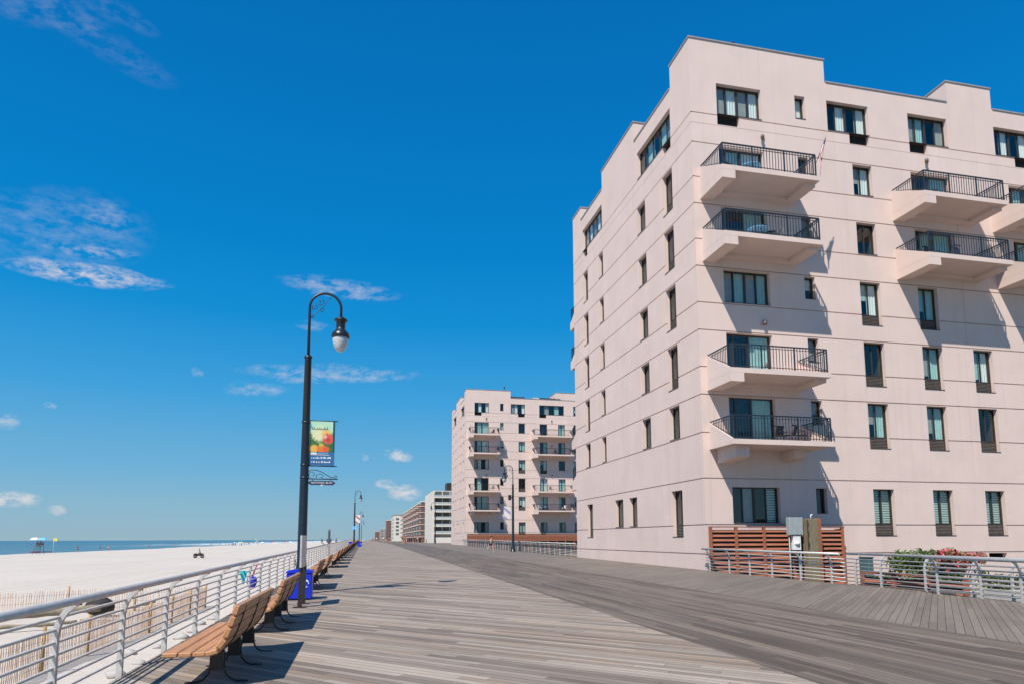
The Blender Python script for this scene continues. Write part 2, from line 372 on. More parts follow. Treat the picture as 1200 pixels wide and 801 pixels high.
def beach_mat():
    m, t, b = newmat('beach_sand')
    tc = t.add('ShaderNodeTexCoord').outputs['Object']
    n1 = t.noise(tc, 0.05, 5.0); n2 = t.noise(tc, 1.6, 5.0, 0.65); n3 = t.noise(tc, 40.0, 2.0)
    tr = t.noise(t.vm('MULTIPLY', tc, (0.35, 0.02, 1)), 1.0, 3.0)
    c = t.mix(t.rng(n1, 0.3, 0.7, 0, 1), (0.520, 0.468, 0.412), (0.575, 0.525, 0.468))
    c = t.mix(t.rng(n2, 0.45, 0.75, 0, 0.35), c, (0.41, 0.355, 0.30))
    c = t.mix(t.rng(tr, 0.55, 0.7, 0, 0.3), c, (0.45, 0.395, 0.34))
    o_ = t.sep(tc)
    for x0, wob in ((-24.0, 2.0), (-38.0, 3.5), (-55.0, 3.0)):
        wv_ = t.m('ADD', o_[0], t.m('MULTIPLY', t.m('SINE', t.m('MULTIPLY', o_[1], 0.03)), wob))
        dd = t.m('ABSOLUTE', t.m('SUBTRACT', t.m('ABSOLUTE', t.m('SUBTRACT', wv_, x0)), 0.75))
        c = t.mix(t.m('MULTIPLY', t.rng(dd, 0.12, 0.28, 1.0, 0.0), 0.30), c, (0.36, 0.31, 0.26))
    # wet sand along the waterline
    x = t.sep(tc)[0]
    wet = t.rng(t.m('ADD', x, t.m('MULTIPLY', t.noise(tc, 0.06, 3.0), 6.0)), -90.0, -84.5, 1.0, 0.0)
    c = t.mix(wet, c, (0.24, 0.205, 0.165))
    t.put(b.inputs['Base Color'], c); b.inputs['Roughness'].default_value = 0.95; b.inputs['Specular IOR Level'].default_value = 0.2
    h = t.m('ADD', t.m('MULTIPLY', n2, 1.0), t.m('MULTIPLY', n3, 0.1))
    t.put(b.inputs['Normal'], t.bump(h, 0.5, 0.12))
    return m
M['sand'] = beach_mat()
rb = random.Random(3)
def hash2(i, j):
    v = math.sin(i * 127.1 + j * 311.7) * 43758.5453; return v - math.floor(v)
def vn(x, y):
    i, j = math.floor(x), math.floor(y); a, b = x - i, y - j; a = a * a * (3 - 2 * a); b = b * b * (3 - 2 * b)
    return (hash2(i, j) * (1 - a) + hash2(i + 1, j) * a) * (1 - b) + (hash2(i, j + 1) * (1 - a) + hash2(i + 1, j + 1) * a) * b - 0.5
def zs(x, y):
    if x > -85: z = -2.1 + 0.30 * max(0.0, min(1.0, (-x - 12) / 60.0))
    else: z = -1.8 - (-85 - x) * 0.20
    z += vn(x * 0.35, y * 0.35) * 0.16 + vn(x * 1.1, y * 1.1) * 0.06 + (vn(x * 0.05, y * 0.03) * 0.25 if x < -30 else 0)
    return z
xs = [-2.8, -4, -5, -6, -7, -8, -9, -10, -11, -12, -13, -14, -15, -16, -17, -18, -20, -22, -25, -28, -32, -36, -40, -46, -52, -58, -64, -70, -75, -79, -82, -84, -85, -86, -87.5, -89, -91, -94, -98, -104]
ys = [-30, -10, 0] + [3 + i for i in range(45)] + [50 + 2 * i for i in range(25)] + [100 + 5 * i for i in range(20)] + [200 + 12 * i for i in range(25)] + [520, 600, 700, 850, 1000, 1300, 1700, 2400, 4000, 7000]
mb = MB(); nx, ny = len(xs), len(ys)
mb.v = [(x, y, zs(x, y)) for y in ys for x in xs]
for j in range(ny - 1):
    for i in range(nx - 1):
        mb.f.append((j * nx + i + 1, j * nx + i, (j + 1) * nx + i, (j + 1) * nx + i + 1)); mb.mi.append(0); mb.sm.append(True)
tag(mb.build('beach', ['sand']), kind='structure')

def sea_mat():
    m, t, b = newmat('sea_water')
    tc = t.add('ShaderNodeTexCoord').outputs['Object']
    o = t.sep(tc); x, y = o[0], o[1]
    wv = t.noise(t.vm('MULTIPLY', tc, (0.16, 0.05, 1)), 1.0, 6.0, 0.6)
    fo = t.noise(t.vm('MULTIPLY', tc, (0.09, 0.014, 1)), 1.0, 6.0, 0.62)
    deep = t.rng(x, -500, -120, 0, 1)
    c = t.mix(deep, (0.035, 0.085, 0.115), (0.060, 0.125, 0.145))
    sh = t.m('ADD', x, t.m('MULTIPLY', t.m('SUBTRACT', t.noise(t.vm('MULTIPLY', tc, (0.0, 0.012, 0)), 1.0, 3.0), 0.5), 26.0))
    near = t.m('MULTIPLY', t.rng(sh, -185, -135, 0, 1), t.rng(sh, -97, -94, 1, 1))
    br = t.m('POWER', t.m('ADD', t.m('MULTIPLY', t.m('SINE', t.m('MULTIPLY', sh, 0.30)), 0.5), 0.5), 3.0)
    k = t.m('ADD', t.m('MULTIPLY', t.rng(sh, -260, -170, 0, 1), 0.9), t.m('MULTIPLY', near, t.m('MULTIPLY', br, 0.75)))
    k = t.m('MULTIPLY', k, t.rng(fo, 0.40, 0.58, 0, 1.2), clamp=True)
    cap = t.rng(t.noise(t.vm('MULTIPLY', tc, (0.05, 0.012, 1)), 1.0, 7.0, 0.7), 0.68, 0.74, 0, 0.5)
    k = t.m('MAXIMUM', k, t.m('MULTIPLY', cap, t.rng(x, -420, -150, 0, 1)))
    k = t.m('MULTIPLY', k, t.rng(y, 560, 850, 0.03, 1.0))
    c = t.mix(k, c, (0.80, 0.82, 0.82))
    t.put(b.inputs['Base Color'], c)
    t.put(b.inputs['Roughness'], t.m('ADD', t.m('MULTIPLY', k, 0.6), 0.22)); b.inputs['Specular IOR Level'].default_value = 0.4
    t.put(b.inputs['Normal'], t.bump(wv, 1.0, 1.2))
    return m
M['sea'] = sea_mat()
mb = MB(); mb.face([(-40000, -20000, -3.2), (-93, -20000, -3.2), (-93, 40000, -3.2), (-40000, 40000, -3.2)])
tag(mb.build('sea', ['sea']), kind='structure')
mb = MB(); mb.face([(16.9, -60, -1.2), (4000, -60, -1.2), (4000, 9000, -1.2), (16.9, 9000, -1.2)])
tag(mb.build('ground', ['soil']), kind='structure')
mb = MB(); mb.face([(16.9, 53, zd(53) - .02), (17.9, 53, zd(53) - .02), (17.9, 150, zd(150) - .02), (16.9, 150, zd(150) - .02)], 0)
mb.face([(17.05, 150, zd(150) - .004), (30, 150, zd(150) - .004), (30, 400, zd(150) - .004), (17.05, 400, zd(150) - .004)], 0)
tag(mb.build('boardwalk_side', ['deck_right']), kind='structure')

# ------------------------------------------------------------------ apartment blocks
HEAD = [4.28, 9.08, 12.57, 16.10, 19.65, 23.20, 26.95]      # window heads, floor by floor
SILL = [2.40, 7.20, 10.72, 14.23, 17.77, 21.33, 25.10]
TOPW, TOPT, RD = 28.07, 29.47, 0.27
fR = lambda u, z, d: (u, d, z)          # facade that looks towards the camera
fL = lambda u, z, d: (d, u, z)          # facade along the boardwalk
SLABZ = {1: 6.46, 2: 10.03, 4: 17.10, 5: 20.66}

def facade(mb, f, u0, u1, zt, ops, joints, flip):
    us = {u0, u1}; zs_ = {-1.6, zt}
    for a, b, c, e in ops: us |= {a, b}; zs_ |= {c, e}
    gro = []
    for z in SILL: gro.append((z - 0.11, z - 0.05))
    for z in HEAD[1:6]: gro.append((z + 0.04, z + 0.10))
    gro.append((4.69, 4.75)); gro.append((0.79, 0.85)); gro.append((24.40, 24.425))
    for a, b in gro: zs_ |= {a, b}
    for j in joints: us |= {j, j + 0.03}
    us = sorted(us); zs_ = sorted(zs_)
    def dep(u, z):
        for a, b, c, e in ops:
            if a < u < b and c < z < e: return RD
        for a, b in gro:
            if a < z < b: return 0.075 if b - a > .03 else 0.02
        for j in joints:
            if j < u < j + 0.03: return 0.02
        return 0.0
    nu, nz = len(us) - 1, len(zs_) - 1
    D = [[dep((us[i] + us[i + 1]) / 2, (zs_[k] + zs_[k + 1]) / 2) for k in range(nz)] for i in range(nu)]
    def q(p, mi=0): mb.face(p[::-1] if flip else p, mi)
    for i in range(nu):
        k = 0
        while k < nz:                      # merge equal cells upwards
            dd = D[i][k]; k2 = k + 1
            while k2 < nz and D[i][k2] == dd: k2 += 1
            if dd != RD:
                q([f(us[i], zs_[k], dd), f(us[i + 1], zs_[k], dd), f(us[i + 1], zs_[k2], dd), f(us[i], zs_[k2], dd)])
            if k2 < nz:
                q([f(us[i], zs_[k2], dd), f(us[i + 1], zs_[k2], dd), f(us[i + 1], zs_[k2], D[i][k2]), f(us[i], zs_[k2], D[i][k2])])
            k = k2
    for i in range(nu - 1):
        for k in range(nz):
            a, b = D[i][k], D[i + 1][k]
            if a != b: q([f(us[i + 1], zs_[k], a), f(us[i + 1], zs_[k], b), f(us[i + 1], zs_[k + 1], b), f(us[i + 1], zs_[k + 1], a)])
    for a, b, c, e in ops:                 # a shallow room box behind every opening, its unlit darkness put into the colour
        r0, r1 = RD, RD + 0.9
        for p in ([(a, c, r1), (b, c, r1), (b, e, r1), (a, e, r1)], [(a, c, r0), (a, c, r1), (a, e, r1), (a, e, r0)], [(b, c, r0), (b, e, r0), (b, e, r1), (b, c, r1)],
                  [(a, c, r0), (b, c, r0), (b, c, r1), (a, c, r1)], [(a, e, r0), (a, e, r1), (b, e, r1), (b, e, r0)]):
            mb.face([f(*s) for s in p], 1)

def bx(mb, f, u0, u1, z0, z1, d0, d1, mi=0):
    mb.box(u0, u1, d0, d1, z0, z1, mi, lambda u, d, z: f(u, z, d))

def window(root, f, u0, u1, z0, z1, style, rnd, dim=False):
    """frame with mullions, glass, and a curtain or shade on some of the lights; louvres below."""
    fr = MB(); g0, g1 = RD - 0.03, RD + 0.05; w_ = 0.055
    lz = z0
    if style == 'narrow_ac': lz = z0 + 0.66
    bx(fr, f, u0, u0 + w_, z0, z1, g0, g1); bx(fr, f, u1 - w_, u1, z0, z1, g0, g1)
    bx(fr, f, u0 + w_, u1 - w_, z1 - w_, z1, g0, g1); bx(fr, f, u0 + w_, u1 - w_, z0, z0 + w_, g0, g1)
    if style == 'narrow_ac': bx(fr, f, u0 + w_, u1 - w_, lz - w_ / 2, lz + w_ / 2, g0, g1)
    n = dict(wide=4, five=5, narrow=2, narrow_ac=2, small=1, door=3, slit=1, door2=2)[style]
    cuts = [u0 + (u1 - u0) * i / n for i in range(n + 1)]
    if style == 'door': cuts = [u0, u0 + (u1 - u0) * 0.18, u0 + (u1 - u0) * 0.52, u1]
    for i, c in enumerate(cuts[1:-1]):
        hw = 0.06 if (style == 'wide' and i == 1) or style == 'door' else 0.035
        bx(fr, f, c - hw, c + hw, lz + w_ / 2 if style == 'narrow_ac' else z0 + w_, z1 - w_, g0 + 0.004, g1 - 0.004)
    if 'door' not in style: bx(fr, f, u0 + .002, u1 - .002, z0 + .002, z0 + .022, -.03, g0 - .002)
    wo = fr.build('balcony_door' if 'door' in style else 'window', 'bronze', root)
    gl = MB(); gl.face([f(u0 + .03, lz + .02, RD + .012), f(u1 - .03, lz + .02, RD + .012), f(u1 - .03, z1 - .03, RD + .012), f(u0 + .03, z1 - .03, RD + .012)])
    gl.build('pane', 'glass', wo)
    if style == 'narrow_ac':
        lv = MB()
        for k in range(7):
            z = z0 + 0.06 + k * 0.083
            lv.prism([(0, 0), (0.05, 0.02), (0.05, 0.045), (0, 0.066)], lambda d, h, u: f(u, z + h, RD + 0.035 - d), u0 + w_, u1 - w_)
        bx(lv, f, u0 + w_, u1 - w_, z0 + .05, lz - .03, RD + .04, RD + .06, 1)
        lv.build('louvre', ['louvre', 'louvre_dark'], wo)
    def curtain(a, b, m_, top=z1 - .05, bot=None, wav=0.025):
        c = MB(); bot = lz + .03 if bot is None else bot
        k = max(3, int((b - a) / 0.05))
        for i in range(k):
            p, q = a + (b - a) * i / k, a + (b - a) * (i + 1) / k
            dp, dq = RD + .13 + wav * math.sin(p * 38), RD + .13 + wav * math.sin(q * 38)
            c.face([f(p, bot, dp), f(q, bot, dq), f(q, top, dq), f(p, top, dp)], 0, True)
        c.build('curtain', m_, wo)
    if dim:
        if rnd.random() < .4: curtain(cuts[0] + .04, (cuts[0] + cuts[-1]) / 2, 'curtain_brown', bot=lz + (z1 - lz) * rnd.uniform(0, .5))
        return wo
    light = rnd.choice(['curtain', 'curtain', 'curtain_teal'])
    if z1 < 5:
        for i in range(n):
            if style != 'small' and (i % 2 or rnd.random() < .5): curtain(cuts[i] + .04, cuts[i + 1] - .03, 'blind' if rnd.random() < .8 else 'curtain_grey', wav=0.003, bot=lz + .03 + (0 if i % 2 else (z1 - lz) * rnd.choice((0, .45))))
        return wo
    if style in ('wide', 'five'):
        for i in range(n):
            r = rnd.random()
            if i % 2 == 1: curtain(cuts[i] + .04, cuts[i + 1] - .02, light if r < .75 else 'curtain_grey')
            elif r < .45: curtain(cuts[i] + .04, cuts[i + 1] - .02, 'curtain_grey', wav=0.004)
    elif style in ('narrow', 'narrow_ac'):
        r = rnd.random()
        if r < .8: curtain(cuts[1] + .02, u1 - .04, light)
        if r < .75: curtain(u0 + .04, cuts[1] - .02, rnd.choice(['curtain_grey', 'curtain_teal']), bot=lz + (z1 - lz) * rnd.uniform(.1, .6), wav=0.004)
    elif 'door' in style:
        if rnd.random() < .85: curtain(cuts[-2] + .02, u1 - .04, 'curtain_teal' if rnd.random() < .6 else light, wav=0.03)
        if rnd.random() < .5: curtain(cuts[-3] + .05, cuts[-2] - .1, 'curtain_teal')
    elif rnd.random() < .6: curtain(u0 + .04, u1 - .04, rnd.choice(['curtain_teal', 'curtain_grey', 'curtain']), bot=lz + (z1 - lz) * rnd.uniform(0, .5))
    return wo

def ac_box(root, f, u0, u1, z0, z1):
    b = MB(); bx(b, f, u0, u1, z0, z1, RD - 0.02, RD + 0.02, 0)
    for k in range(9):
        z = z0 + 0.05 + k * (z1 - z0 - .1) / 9
        bx(b, f, u0 + .05, u1 - .05, z, z + .025, RD - 0.05, RD - 0.02, 0)
    b.build('air_conditioner_grille', 'louvre_dark', root)

def balcony(root, u0, u1, zt, y0=-2.3, y1=0.0, stub=False):
    """cantilevered slab with deep side beams, triangular upstands and an iron railing (in the root's own axes)"""
    yo, yw = (y0, y1) if abs(y1) < abs(y0) or y1 == 0 else (y0, y1)
    b = MB(); sg = 1 if yo < yw else -1
    def Y(d): return yo + sg * d                       # d = distance from the outer edge
    dp = abs(yw - yo)
    def pbox(a, b_, d0, d1, z0, z1):
        ya, yb = sorted((Y(d0), Y(d1))); b.box(a, b_, ya, yb, z0, z1)
    pbox(u0, u1 + .25, 0, dp - .003, zt - .25, zt)
    P = lambda d, z, u: (u, Y(d), z)
    if stub:
        b.prism([(0.45, zt - .253), (dp - .003, zt - .253), (dp - .003, zt - .98), (0.45, zt - .80)], P, u0 + .42, u0 + 1.15)
        b.prism([(1.25, zt - .253), (dp - .003, zt - .253), (dp - .003, zt - .80), (1.25, zt - .68)], P, u1 - 1.25, u1 - .55)
    else:
        pbox(u0 + .003, u0 + .76, 0.003, dp - .003, zt - .70, zt - .253)
        pbox(u1 - .45, u1 + .20, 0.35, dp - .003, zt - .44, zt - .253)
        pbox(u0 + .763, u1 - .453, dp - .40, dp - .003, zt - .44, zt - .253)
    for a in (u0 + .015, u1 + .10):
        b.prism([(0.05, zt + .002), (dp - .003, zt + .002), (dp - .003, zt + 1.16)], P, a, a + .13)
    bo = b.build('balcony', 'stucco', root)
    r = MB(); zr = zt + 1.20; zb = zt + .10
    yf = Y(.06); ua, ub = u0 + .10, u1 + .06
    def bar(p, q, hw=.022, hz=.022):
        p, q = Vector(p), Vector(q); d_ = q - p; L = d_.length; d_.normalize()
        s = Vector((0, 0, 1)).cross(d_)
        s = s.normalized() if s.length > .01 else Vector((1, 0, 0))
        r.obox((p + q) / 2, d_, s, d_.cross(s), L / 2, hw, hz)
    bar((ua, yf, zr), (ub, yf, zr), .035, .028); bar((ua, yf, zr - .14), (ub, yf, zr - .14), .015, .012); bar((ua, yf, zb), (ub, yf, zb), .015, .015)
    nb = int((ub - ua) / .165)
    for i in range(nb + 1):
        u = ua + (ub - ua) * i / nb
        big = i in (0, nb // 3, 2 * nb // 3, nb)
        h = .03 if big else .0125
        r.box(u - h, u + h, yf - h, yf + h, zt, zr - .02 if not big else zr)
    for u in (ua, ub):
        yw_ = Y(dp - .02)
        bar((u, yf, zr), (u, yw_, zr), .03, .025); bar((u, yf, zr - .14), (u, Y(dp * .86), zr - .14), .014, .012)
        bar((u, yf, zt + .12), (u, Y(dp * .92), zt + 1.08), .014, .014)
        for i in range(1, 13):
            d0 = .06 + (dp - .08) * i / 14
            zz = zt + max(0, (d0 - .05) / (dp - .05)) * 1.16
            r.box(u - .0125, u + .0125, Y(d0) - .0125, Y(d0) + .0125, zz, zr - .01)
    r.build('railing', 'rail_dark', bo)
    return bo

def apartment(name, label, loc, seed, wide_d=False):
    rnd = random.Random(seed)
    root = empty(name, loc, 0, label, 'apartment building')
    R_ops, L_ops, wins, acs = [], [], [], []
    def W(side, u0, u1, z0, z1, st): (R_ops if side == 'R' else L_ops).append((u0, u1, z0, z1)); wins.append((side, u0, u1, z0, z1, st))
    def A(side, u0, u1, z0, z1): (R_ops if side == 'R' else L_ops).append((u0, u1, z0, z1)); acs.append((side, u0, u1, z0, z1))
    X = 17.05
    # right-hand facade: column A (wide / doors), B (small), C, D, E
    for k in range(7):
        if k in SLABZ: W('R', 18.65 - X, 21.40 - X, SLABZ[k] + .06, HEAD[k], 'door')
        else: W('R', 18.64 - X, 21.42 - X, SILL[k], HEAD[k], 'wide')
        bz = {0: 2.92, 3: 14.79, 6: 25.54}.get(k, HEAD[k] - 1.35)
        W('R', 23.60 - X, 24.27 - X, bz, HEAD[k], 'small')
        if k == 6: W('R', 25.70 - X, 28.50 - X, SILL[k], HEAD[k], 'wide'); A('R', 27.12 - X, 28.46 - X, 24.45, SILL[k])
        elif k >= 4: W('R', 27.20 - X, 28.48 - X, SILL[k], HEAD[k], 'narrow')
        else: W('R', 27.18 - X, 28.52 - X, SILL[k] - .67, HEAD[k], 'narrow_ac')
    A('R', 18.64 - X, 20.0 - X, 24.47, SILL[6])
    if not wide_d:
        for k in range(7):
            if k == 6: W('R', 31.26 - X, 34.06 - X, SILL[k], HEAD[k], 'wide'); A('R', 31.26 - X, 32.52 - X, 24.46, SILL[k])
            elif k in (4, 5): W('R', 31.18 - X, 33.92 - X, SLABZ[k] + .06, HEAD[k], 'door')
            else: W('R', 31.08 - X, 32.42 - X, SILL[k] - .67, HEAD[k], 'narrow_ac')
            if k == 6: W('R', 37.55 - X, 40.35 - X, SILL[k], HEAD[k], 'wide'); A('R', 38.98 - X, 40.35 - X, 24.47, SILL[k])
            elif k in (4, 5): W('R', 38.3 - X, 41.0 - X, SLABZ[k] + .06, HEAD[k], 'door')
            elif k < 3: W('R', 34.63 - X, 35.98 - X, SILL[k] - .67, HEAD[k], 'narrow_ac')
        R_ops.append((34.55 - X, 35.80 - X, .35, .75))
        uend = 30.0
    else:
        for k in range(7):
            if k == 6: W('R', 14.3, 19.3, SILL[k], HEAD[k], 'five'); A('R', 14.3, 15.7, 24.46, SILL[k])
            elif k in SLABZ:
                W('R', 14.35, 15.85, SLABZ[k] + .06, HEAD[k], 'door2'); W('R', 18.05, 19.45, SLABZ[k] + .06, HEAD[k], 'door2')
            else: W('R', 14.4, 15.75, SILL[k] - (.67 if k else 0), HEAD[k], 'narrow_ac' if k else 'narrow'); W('R', 18.1, 19.4, SILL[k], HEAD[k], 'narrow')
            W('R', 21.2, 22.3, SILL[k], HEAD[k], 'narrow')
        uend = 30.0
    # boardwalk facade
    Y = 31.3
    for k in range(6):
        if k == 0:
            W('L', 33.77 - Y, 35.08 - Y, 1.70, HEAD[0], 'narrow_ac'); W('L', 40.07 - Y, 41.36 - Y, SILL[0], HEAD[0], 'slit')
            W('L', 42.45 - Y, 43.95 - Y, SILL[0], HEAD[0], 'narrow'); W('L', 48.65 - Y, 49.98 - Y, 1.72, HEAD[0], 'narrow_ac')
        else:
            lo = SILL[k] - .64 if k > 1 else SILL[k]
            st = 'narrow_ac' if k > 1 else 'narrow'
            W('L', 33.80 - Y, 35.07 - Y, lo, HEAD[k], st); W('L', 37.65 - Y, 38.92 - Y, SILL[k], HEAD[k], 'narrow')
            W('L', 45.45 - Y, 46.38 - Y, SILL[k], HEAD[k], 'slit'); W('L', 48.95 - Y, 50.08 - Y, lo, HEAD[k], st)
    W('L', 33.83 - Y, 38.72 - Y, SILL[6], HEAD[6], 'five'); A('L', 33.85 - Y, 34.95 - Y, 24.5, SILL[6])
    W('L', 45.50 - Y, 50.10 - Y, SILL[6], HEAD[6], 'five'); A('L', 48.98 - Y, 49.95 - Y, 24.4, SILL[6])
    LY = 21.35
    mb = MB()
    facade(mb, fR, 0, uend, TOPW, R_ops, [8.6, 17.17] if not wide_d else [8.6], False)
    facade(mb, fL, 0, LY, TOPW, L_ops, [7.62, 14.1], True)
    mb.face([(0, LY, -1.6), (0, LY, TOPW), (uend, LY, TOPW), (uend, LY, -1.6)]); mb.face([(uend, 0, -1.6), (uend, LY, -1.6), (uend, LY, TOPW), (uend, 0, TOPW)])
    mb.face([(.2, .2, TOPW - .35), (uend, .2, TOPW - .35), (uend, LY, TOPW - .35), (.2, LY, TOPW - .35)], 2)
    mb.face([(0.2, .2, TOPW), (.2, LY, TOPW), (.2, LY, TOPW - .35), (.2, .2, TOPW - .35)]); mb.face([(0.2, .2, TOPW), (uend, .2, TOPW), (uend, .2, TOPW - .35), (.2, .2, TOPW - .35)])
    # raised blocks on the roof line
    blocks = [(0, 8.61, 0, 2.40, 29.47), (0, 3.2, 7.90, 14.10, 29.50), (0, 3.0, 19.22, LY, 29.2)]
    blocks.append((17.18, 20.48, 0, 7.0, 29.44) if not wide_d else (18.0, 23.0, 1.5, 9.0, 29.9))
    cp = MB()
    for a, b, c, e, z in blocks:
        for p in ([(a, c, TOPW), (b, c, TOPW), (b, c, z), (a, c, z)], [(a, c, TOPW), (a, c, z), (a, e, z), (a, e, TOPW)], [(b, c, TOPW), (b, e, TOPW), (b, e, z), (b, c, z)], [(a, e, TOPW), (a, e, z), (b, e, z), (b, e, TOPW)]): mb.face(p)
        mb.face([(a, c, z), (b, c, z), (b, e, z), (a, e, z)], 2)
        o = .05
        cp.box(a - o, b + o, c - o, c + .22, z + .002, z + .075); cp.box(a - o, a + .22, c + .223, e + o, z + .002, z + .075); cp.box(b - .22, b + o, c + .223, e + o, z + .002, z + .075); cp.box(a + .223, b - .223, e - .2, e + o, z + .002, z + .075)
    segs = [(8.66, 17.12), (20.54, uend)] if not wide_d else [(8.66, uend)]
    for a, b in segs: cp.box(a, b, -.05, .22, TOPW + .002, TOPW + .075)
    for a, b in ((2.46, 7.84), (14.16, 19.16)): cp.box(-.05, .22, a, b, TOPW + .002, TOPW + .075)
    cp.box(3.06, uend, LY - .2, LY + .05, TOPW + .002, TOPW + .075)
    mb.build('wall', ['stucco', 'room', 'roof'], root)
    cp.build('coping', 'coping', root)
    for s, a, b, c, e, st in wins: window(root, fR if s == 'R' else fL, a, b, c, e, st, rnd, s == 'L' and st != 'five')
    for s, a, b, c, e in acs: ac_box(root, fR if s == 'R' else fL, a, b, c, e)
    # balconies
    for k in (1, 2, 4, 5):
        balcony(root, .37, 5.85, SLABZ[k], stub=(k == 1))
        if k in (4, 5) or wide_d: balcony(root, 12.65, 18.05 if not wide_d else 20.3, SLABZ[k])
        if not wide_d and k in (4, 5): balcony(root, 19.75, 25.3, SLABZ[k])
        balcony(root, .37, 5.85, SLABZ[k], LY + 2.3, LY)
    # floodlights on the wall over the balcony doors
    fl = MB()
    for u, z in ((4.35, 24.05), (4.15, 18.75), (3.95, 13.25), (3.9, 10.9 + .0), (15.3, 24.0), (15.1, 19.1)) if not wide_d else ((3.9, 24.0), (3.9, 18.8), (3.9, 13.2), (16.8, 23.9), (16.8, 19.0), (16.8, 13.3)):
        l = MB(); l.box(u - .09, u + .09, -.08, 0.003, z - .12, z + .12); l.lathe([(0, -.16), (.085, -.16), (.10, -.02), (.06, .08), (0, .10)], (u - .12, -.19, z - .02), 12)
        l.build('floodlight', 'louvre', root)
    if wide_d:
        ms = MB(); ms.tube([(8.0, 3, TOPT), (8.0, 3, TOPT + 1.3)], .05, 6); ms.lathe([(.12, 0), (.16, .1), (.10, .35)], (8, 3, TOPT + 1.2), 10); ms.build('roof_mast', 'louvre_dark', root)
        for i in range(7):
            if i == 2: continue
            sk = MB(); u = 9.0 + i * 1.45
            sk.prism([(0, TOPW + .08), (1.5, TOPW + .08), (1.5, TOPW + .75)], lambda y, z, x: (x, .3 + y, z), u, u + 1.25); sk.build('skylight', 'louvre_dark' if i != 3 else 'coping', root)
    else:
        v = MB(); v.box(3.0, 3.5, .5, .9, TOPT, TOPT + .3); v.tube([(2.8, .2, TOPT + .05), (2.8, .2, TOPT + .38), (3.1, .2, TOPT + .25)], .035, 6); v.build('roof_vent', 'louvre_dark', root)
    return root
b1 = apartment('apartment_building', 'tall pinkish beige stuccoed apartment block with tiered balconies nearest the camera on the right', (17.05, 31.3, 0), 11)
b2 = apartment('apartment_building', 'matching beige apartment block with twin balcony stacks standing farther along the boardwalk', (18.13, 122.8, .5), 5, True)

# far buildings along the boardwalk
def plain(mb, x0, x1, y0, y1, z0, z1, mi=0): mb.box(x0, x1, y0, y1, z0, z1, mi)
M['far_white'] = stucco('white_render', (0.70, 0.655, 0.59)); M['far_brick'] = mat('red_brown_brick', (0.19, 0.082, 0.060), 0.85, 0.15, 1.0)
M['far_glass'] = mat('far_window_glass', (0.115, 0.130, 0.138), 0.12, 0.3, 0.4); M['far_grey'] = mat('pale_balcony_front', (0.42, 0.47, 0.49), 0.4, 0.15, 0.6)
root = empty('condominium', (17.4, 180, .65), 0, 'white mid-rise with rows of long glazed balconies behind the second beige block', 'apartment building')
mb = MB(); plain(mb, 0, .6, 0, 22, 0, 13.9); plain(mb, .6, 26, 1.4, 22, 0, 14.2); plain(mb, .6, 26, 0.2, 1.4, 0, 1.5); plain(mb, 7, 16, 9.5, 17, 14.2, 17.0)
mb.build('wall', 'far_white', root)
for k in range(6):
    z = 2.7 + k * 1.95
    f_ = MB(); f_.box(.6, 26, -.1, 1.35, z - .3, z); bal = f_.build('balcony', 'far_white', root)
    f_ = MB(); f_.box(.65, 25.9, -.06, -.03, z + .003, z + .5); f_.build('balcony_front', 'far_grey', bal)
    f_ = MB(); f_.box(.9, 25.6, 1.30, 1.395, z + .05, z + 1.55); f_.build('window_band', 'far_glass', root)
    f_ = MB()
    for u in range(12): f_.box(.7 + u * 2.1, .9 + u * 2.1, 1.2, 1.36, z, z + 1.7)
    f_.build('pier', 'far_white', root)
mb = MB(); plain(mb, 4.5, 9, 4, 9, 14.2, 16.6); mb.build('roof_tank', 'louvre_dark', root)
root = empty('brick_apartments', (16.4, 222, .65), 0, 'long red brown brick apartment block with white balcony lines far along the boardwalk', 'apartment building')
mb = MB(); plain(mb, 1.6, 30, 0.0, 112, 0, 13.3); mb.build('wall', 'far_brick', root)
for k in range(6):
    z = 1.9 + k * 2.0
    for j in range(8):
        b_ = MB(); y = 1.0 + j * 14
        b_.prism([(0, y), (0, y + 6), (1.6, y + 9), (1.6, y - 1.0)], lambda x, yy, zz: (x, yy, zz), z - .14, z); b_.box(.05, .12, y, y + 6, z + .003, z + .5, 1); b_.prism([(.05, y + 6), (1.6, y + 9), (1.6, y + 8.8), (.05, y + 5.8)], lambda x, yy, zz: (x, yy, zz), z + .003, z + .5, 1); b_.prism([(.05, y), (1.6, y - .9), (1.6, y - .75), (.05, y + .15)], lambda x, yy, zz: (x, yy, zz), z + .003, z + .5, 1); b_.build('balcony', ['far_white', 'far_brick'], root)
        b_ = MB(); b_.box(1.5, 1.605, y, y + 8.5, z + .1, z + 1.55); b_.build('window', 'far_glass', root)
    for j in range(4):
        b_ = MB(); b_.box(2.4 + j * 5, 6.0 + j * 5, -.06, .05, z + .15, z + 1.65); b_.build('window', 'far_glass', root)
    b_ = MB(); b_.box(1.6, 30, -.18, -.003, z - .16, z); b_.build('floor_band', 'far_white', root)
mb = MB(); plain(mb, 1.45, 30, -.15, 112, 13.3, 13.7); mb.build('parapet', 'far_white', root)
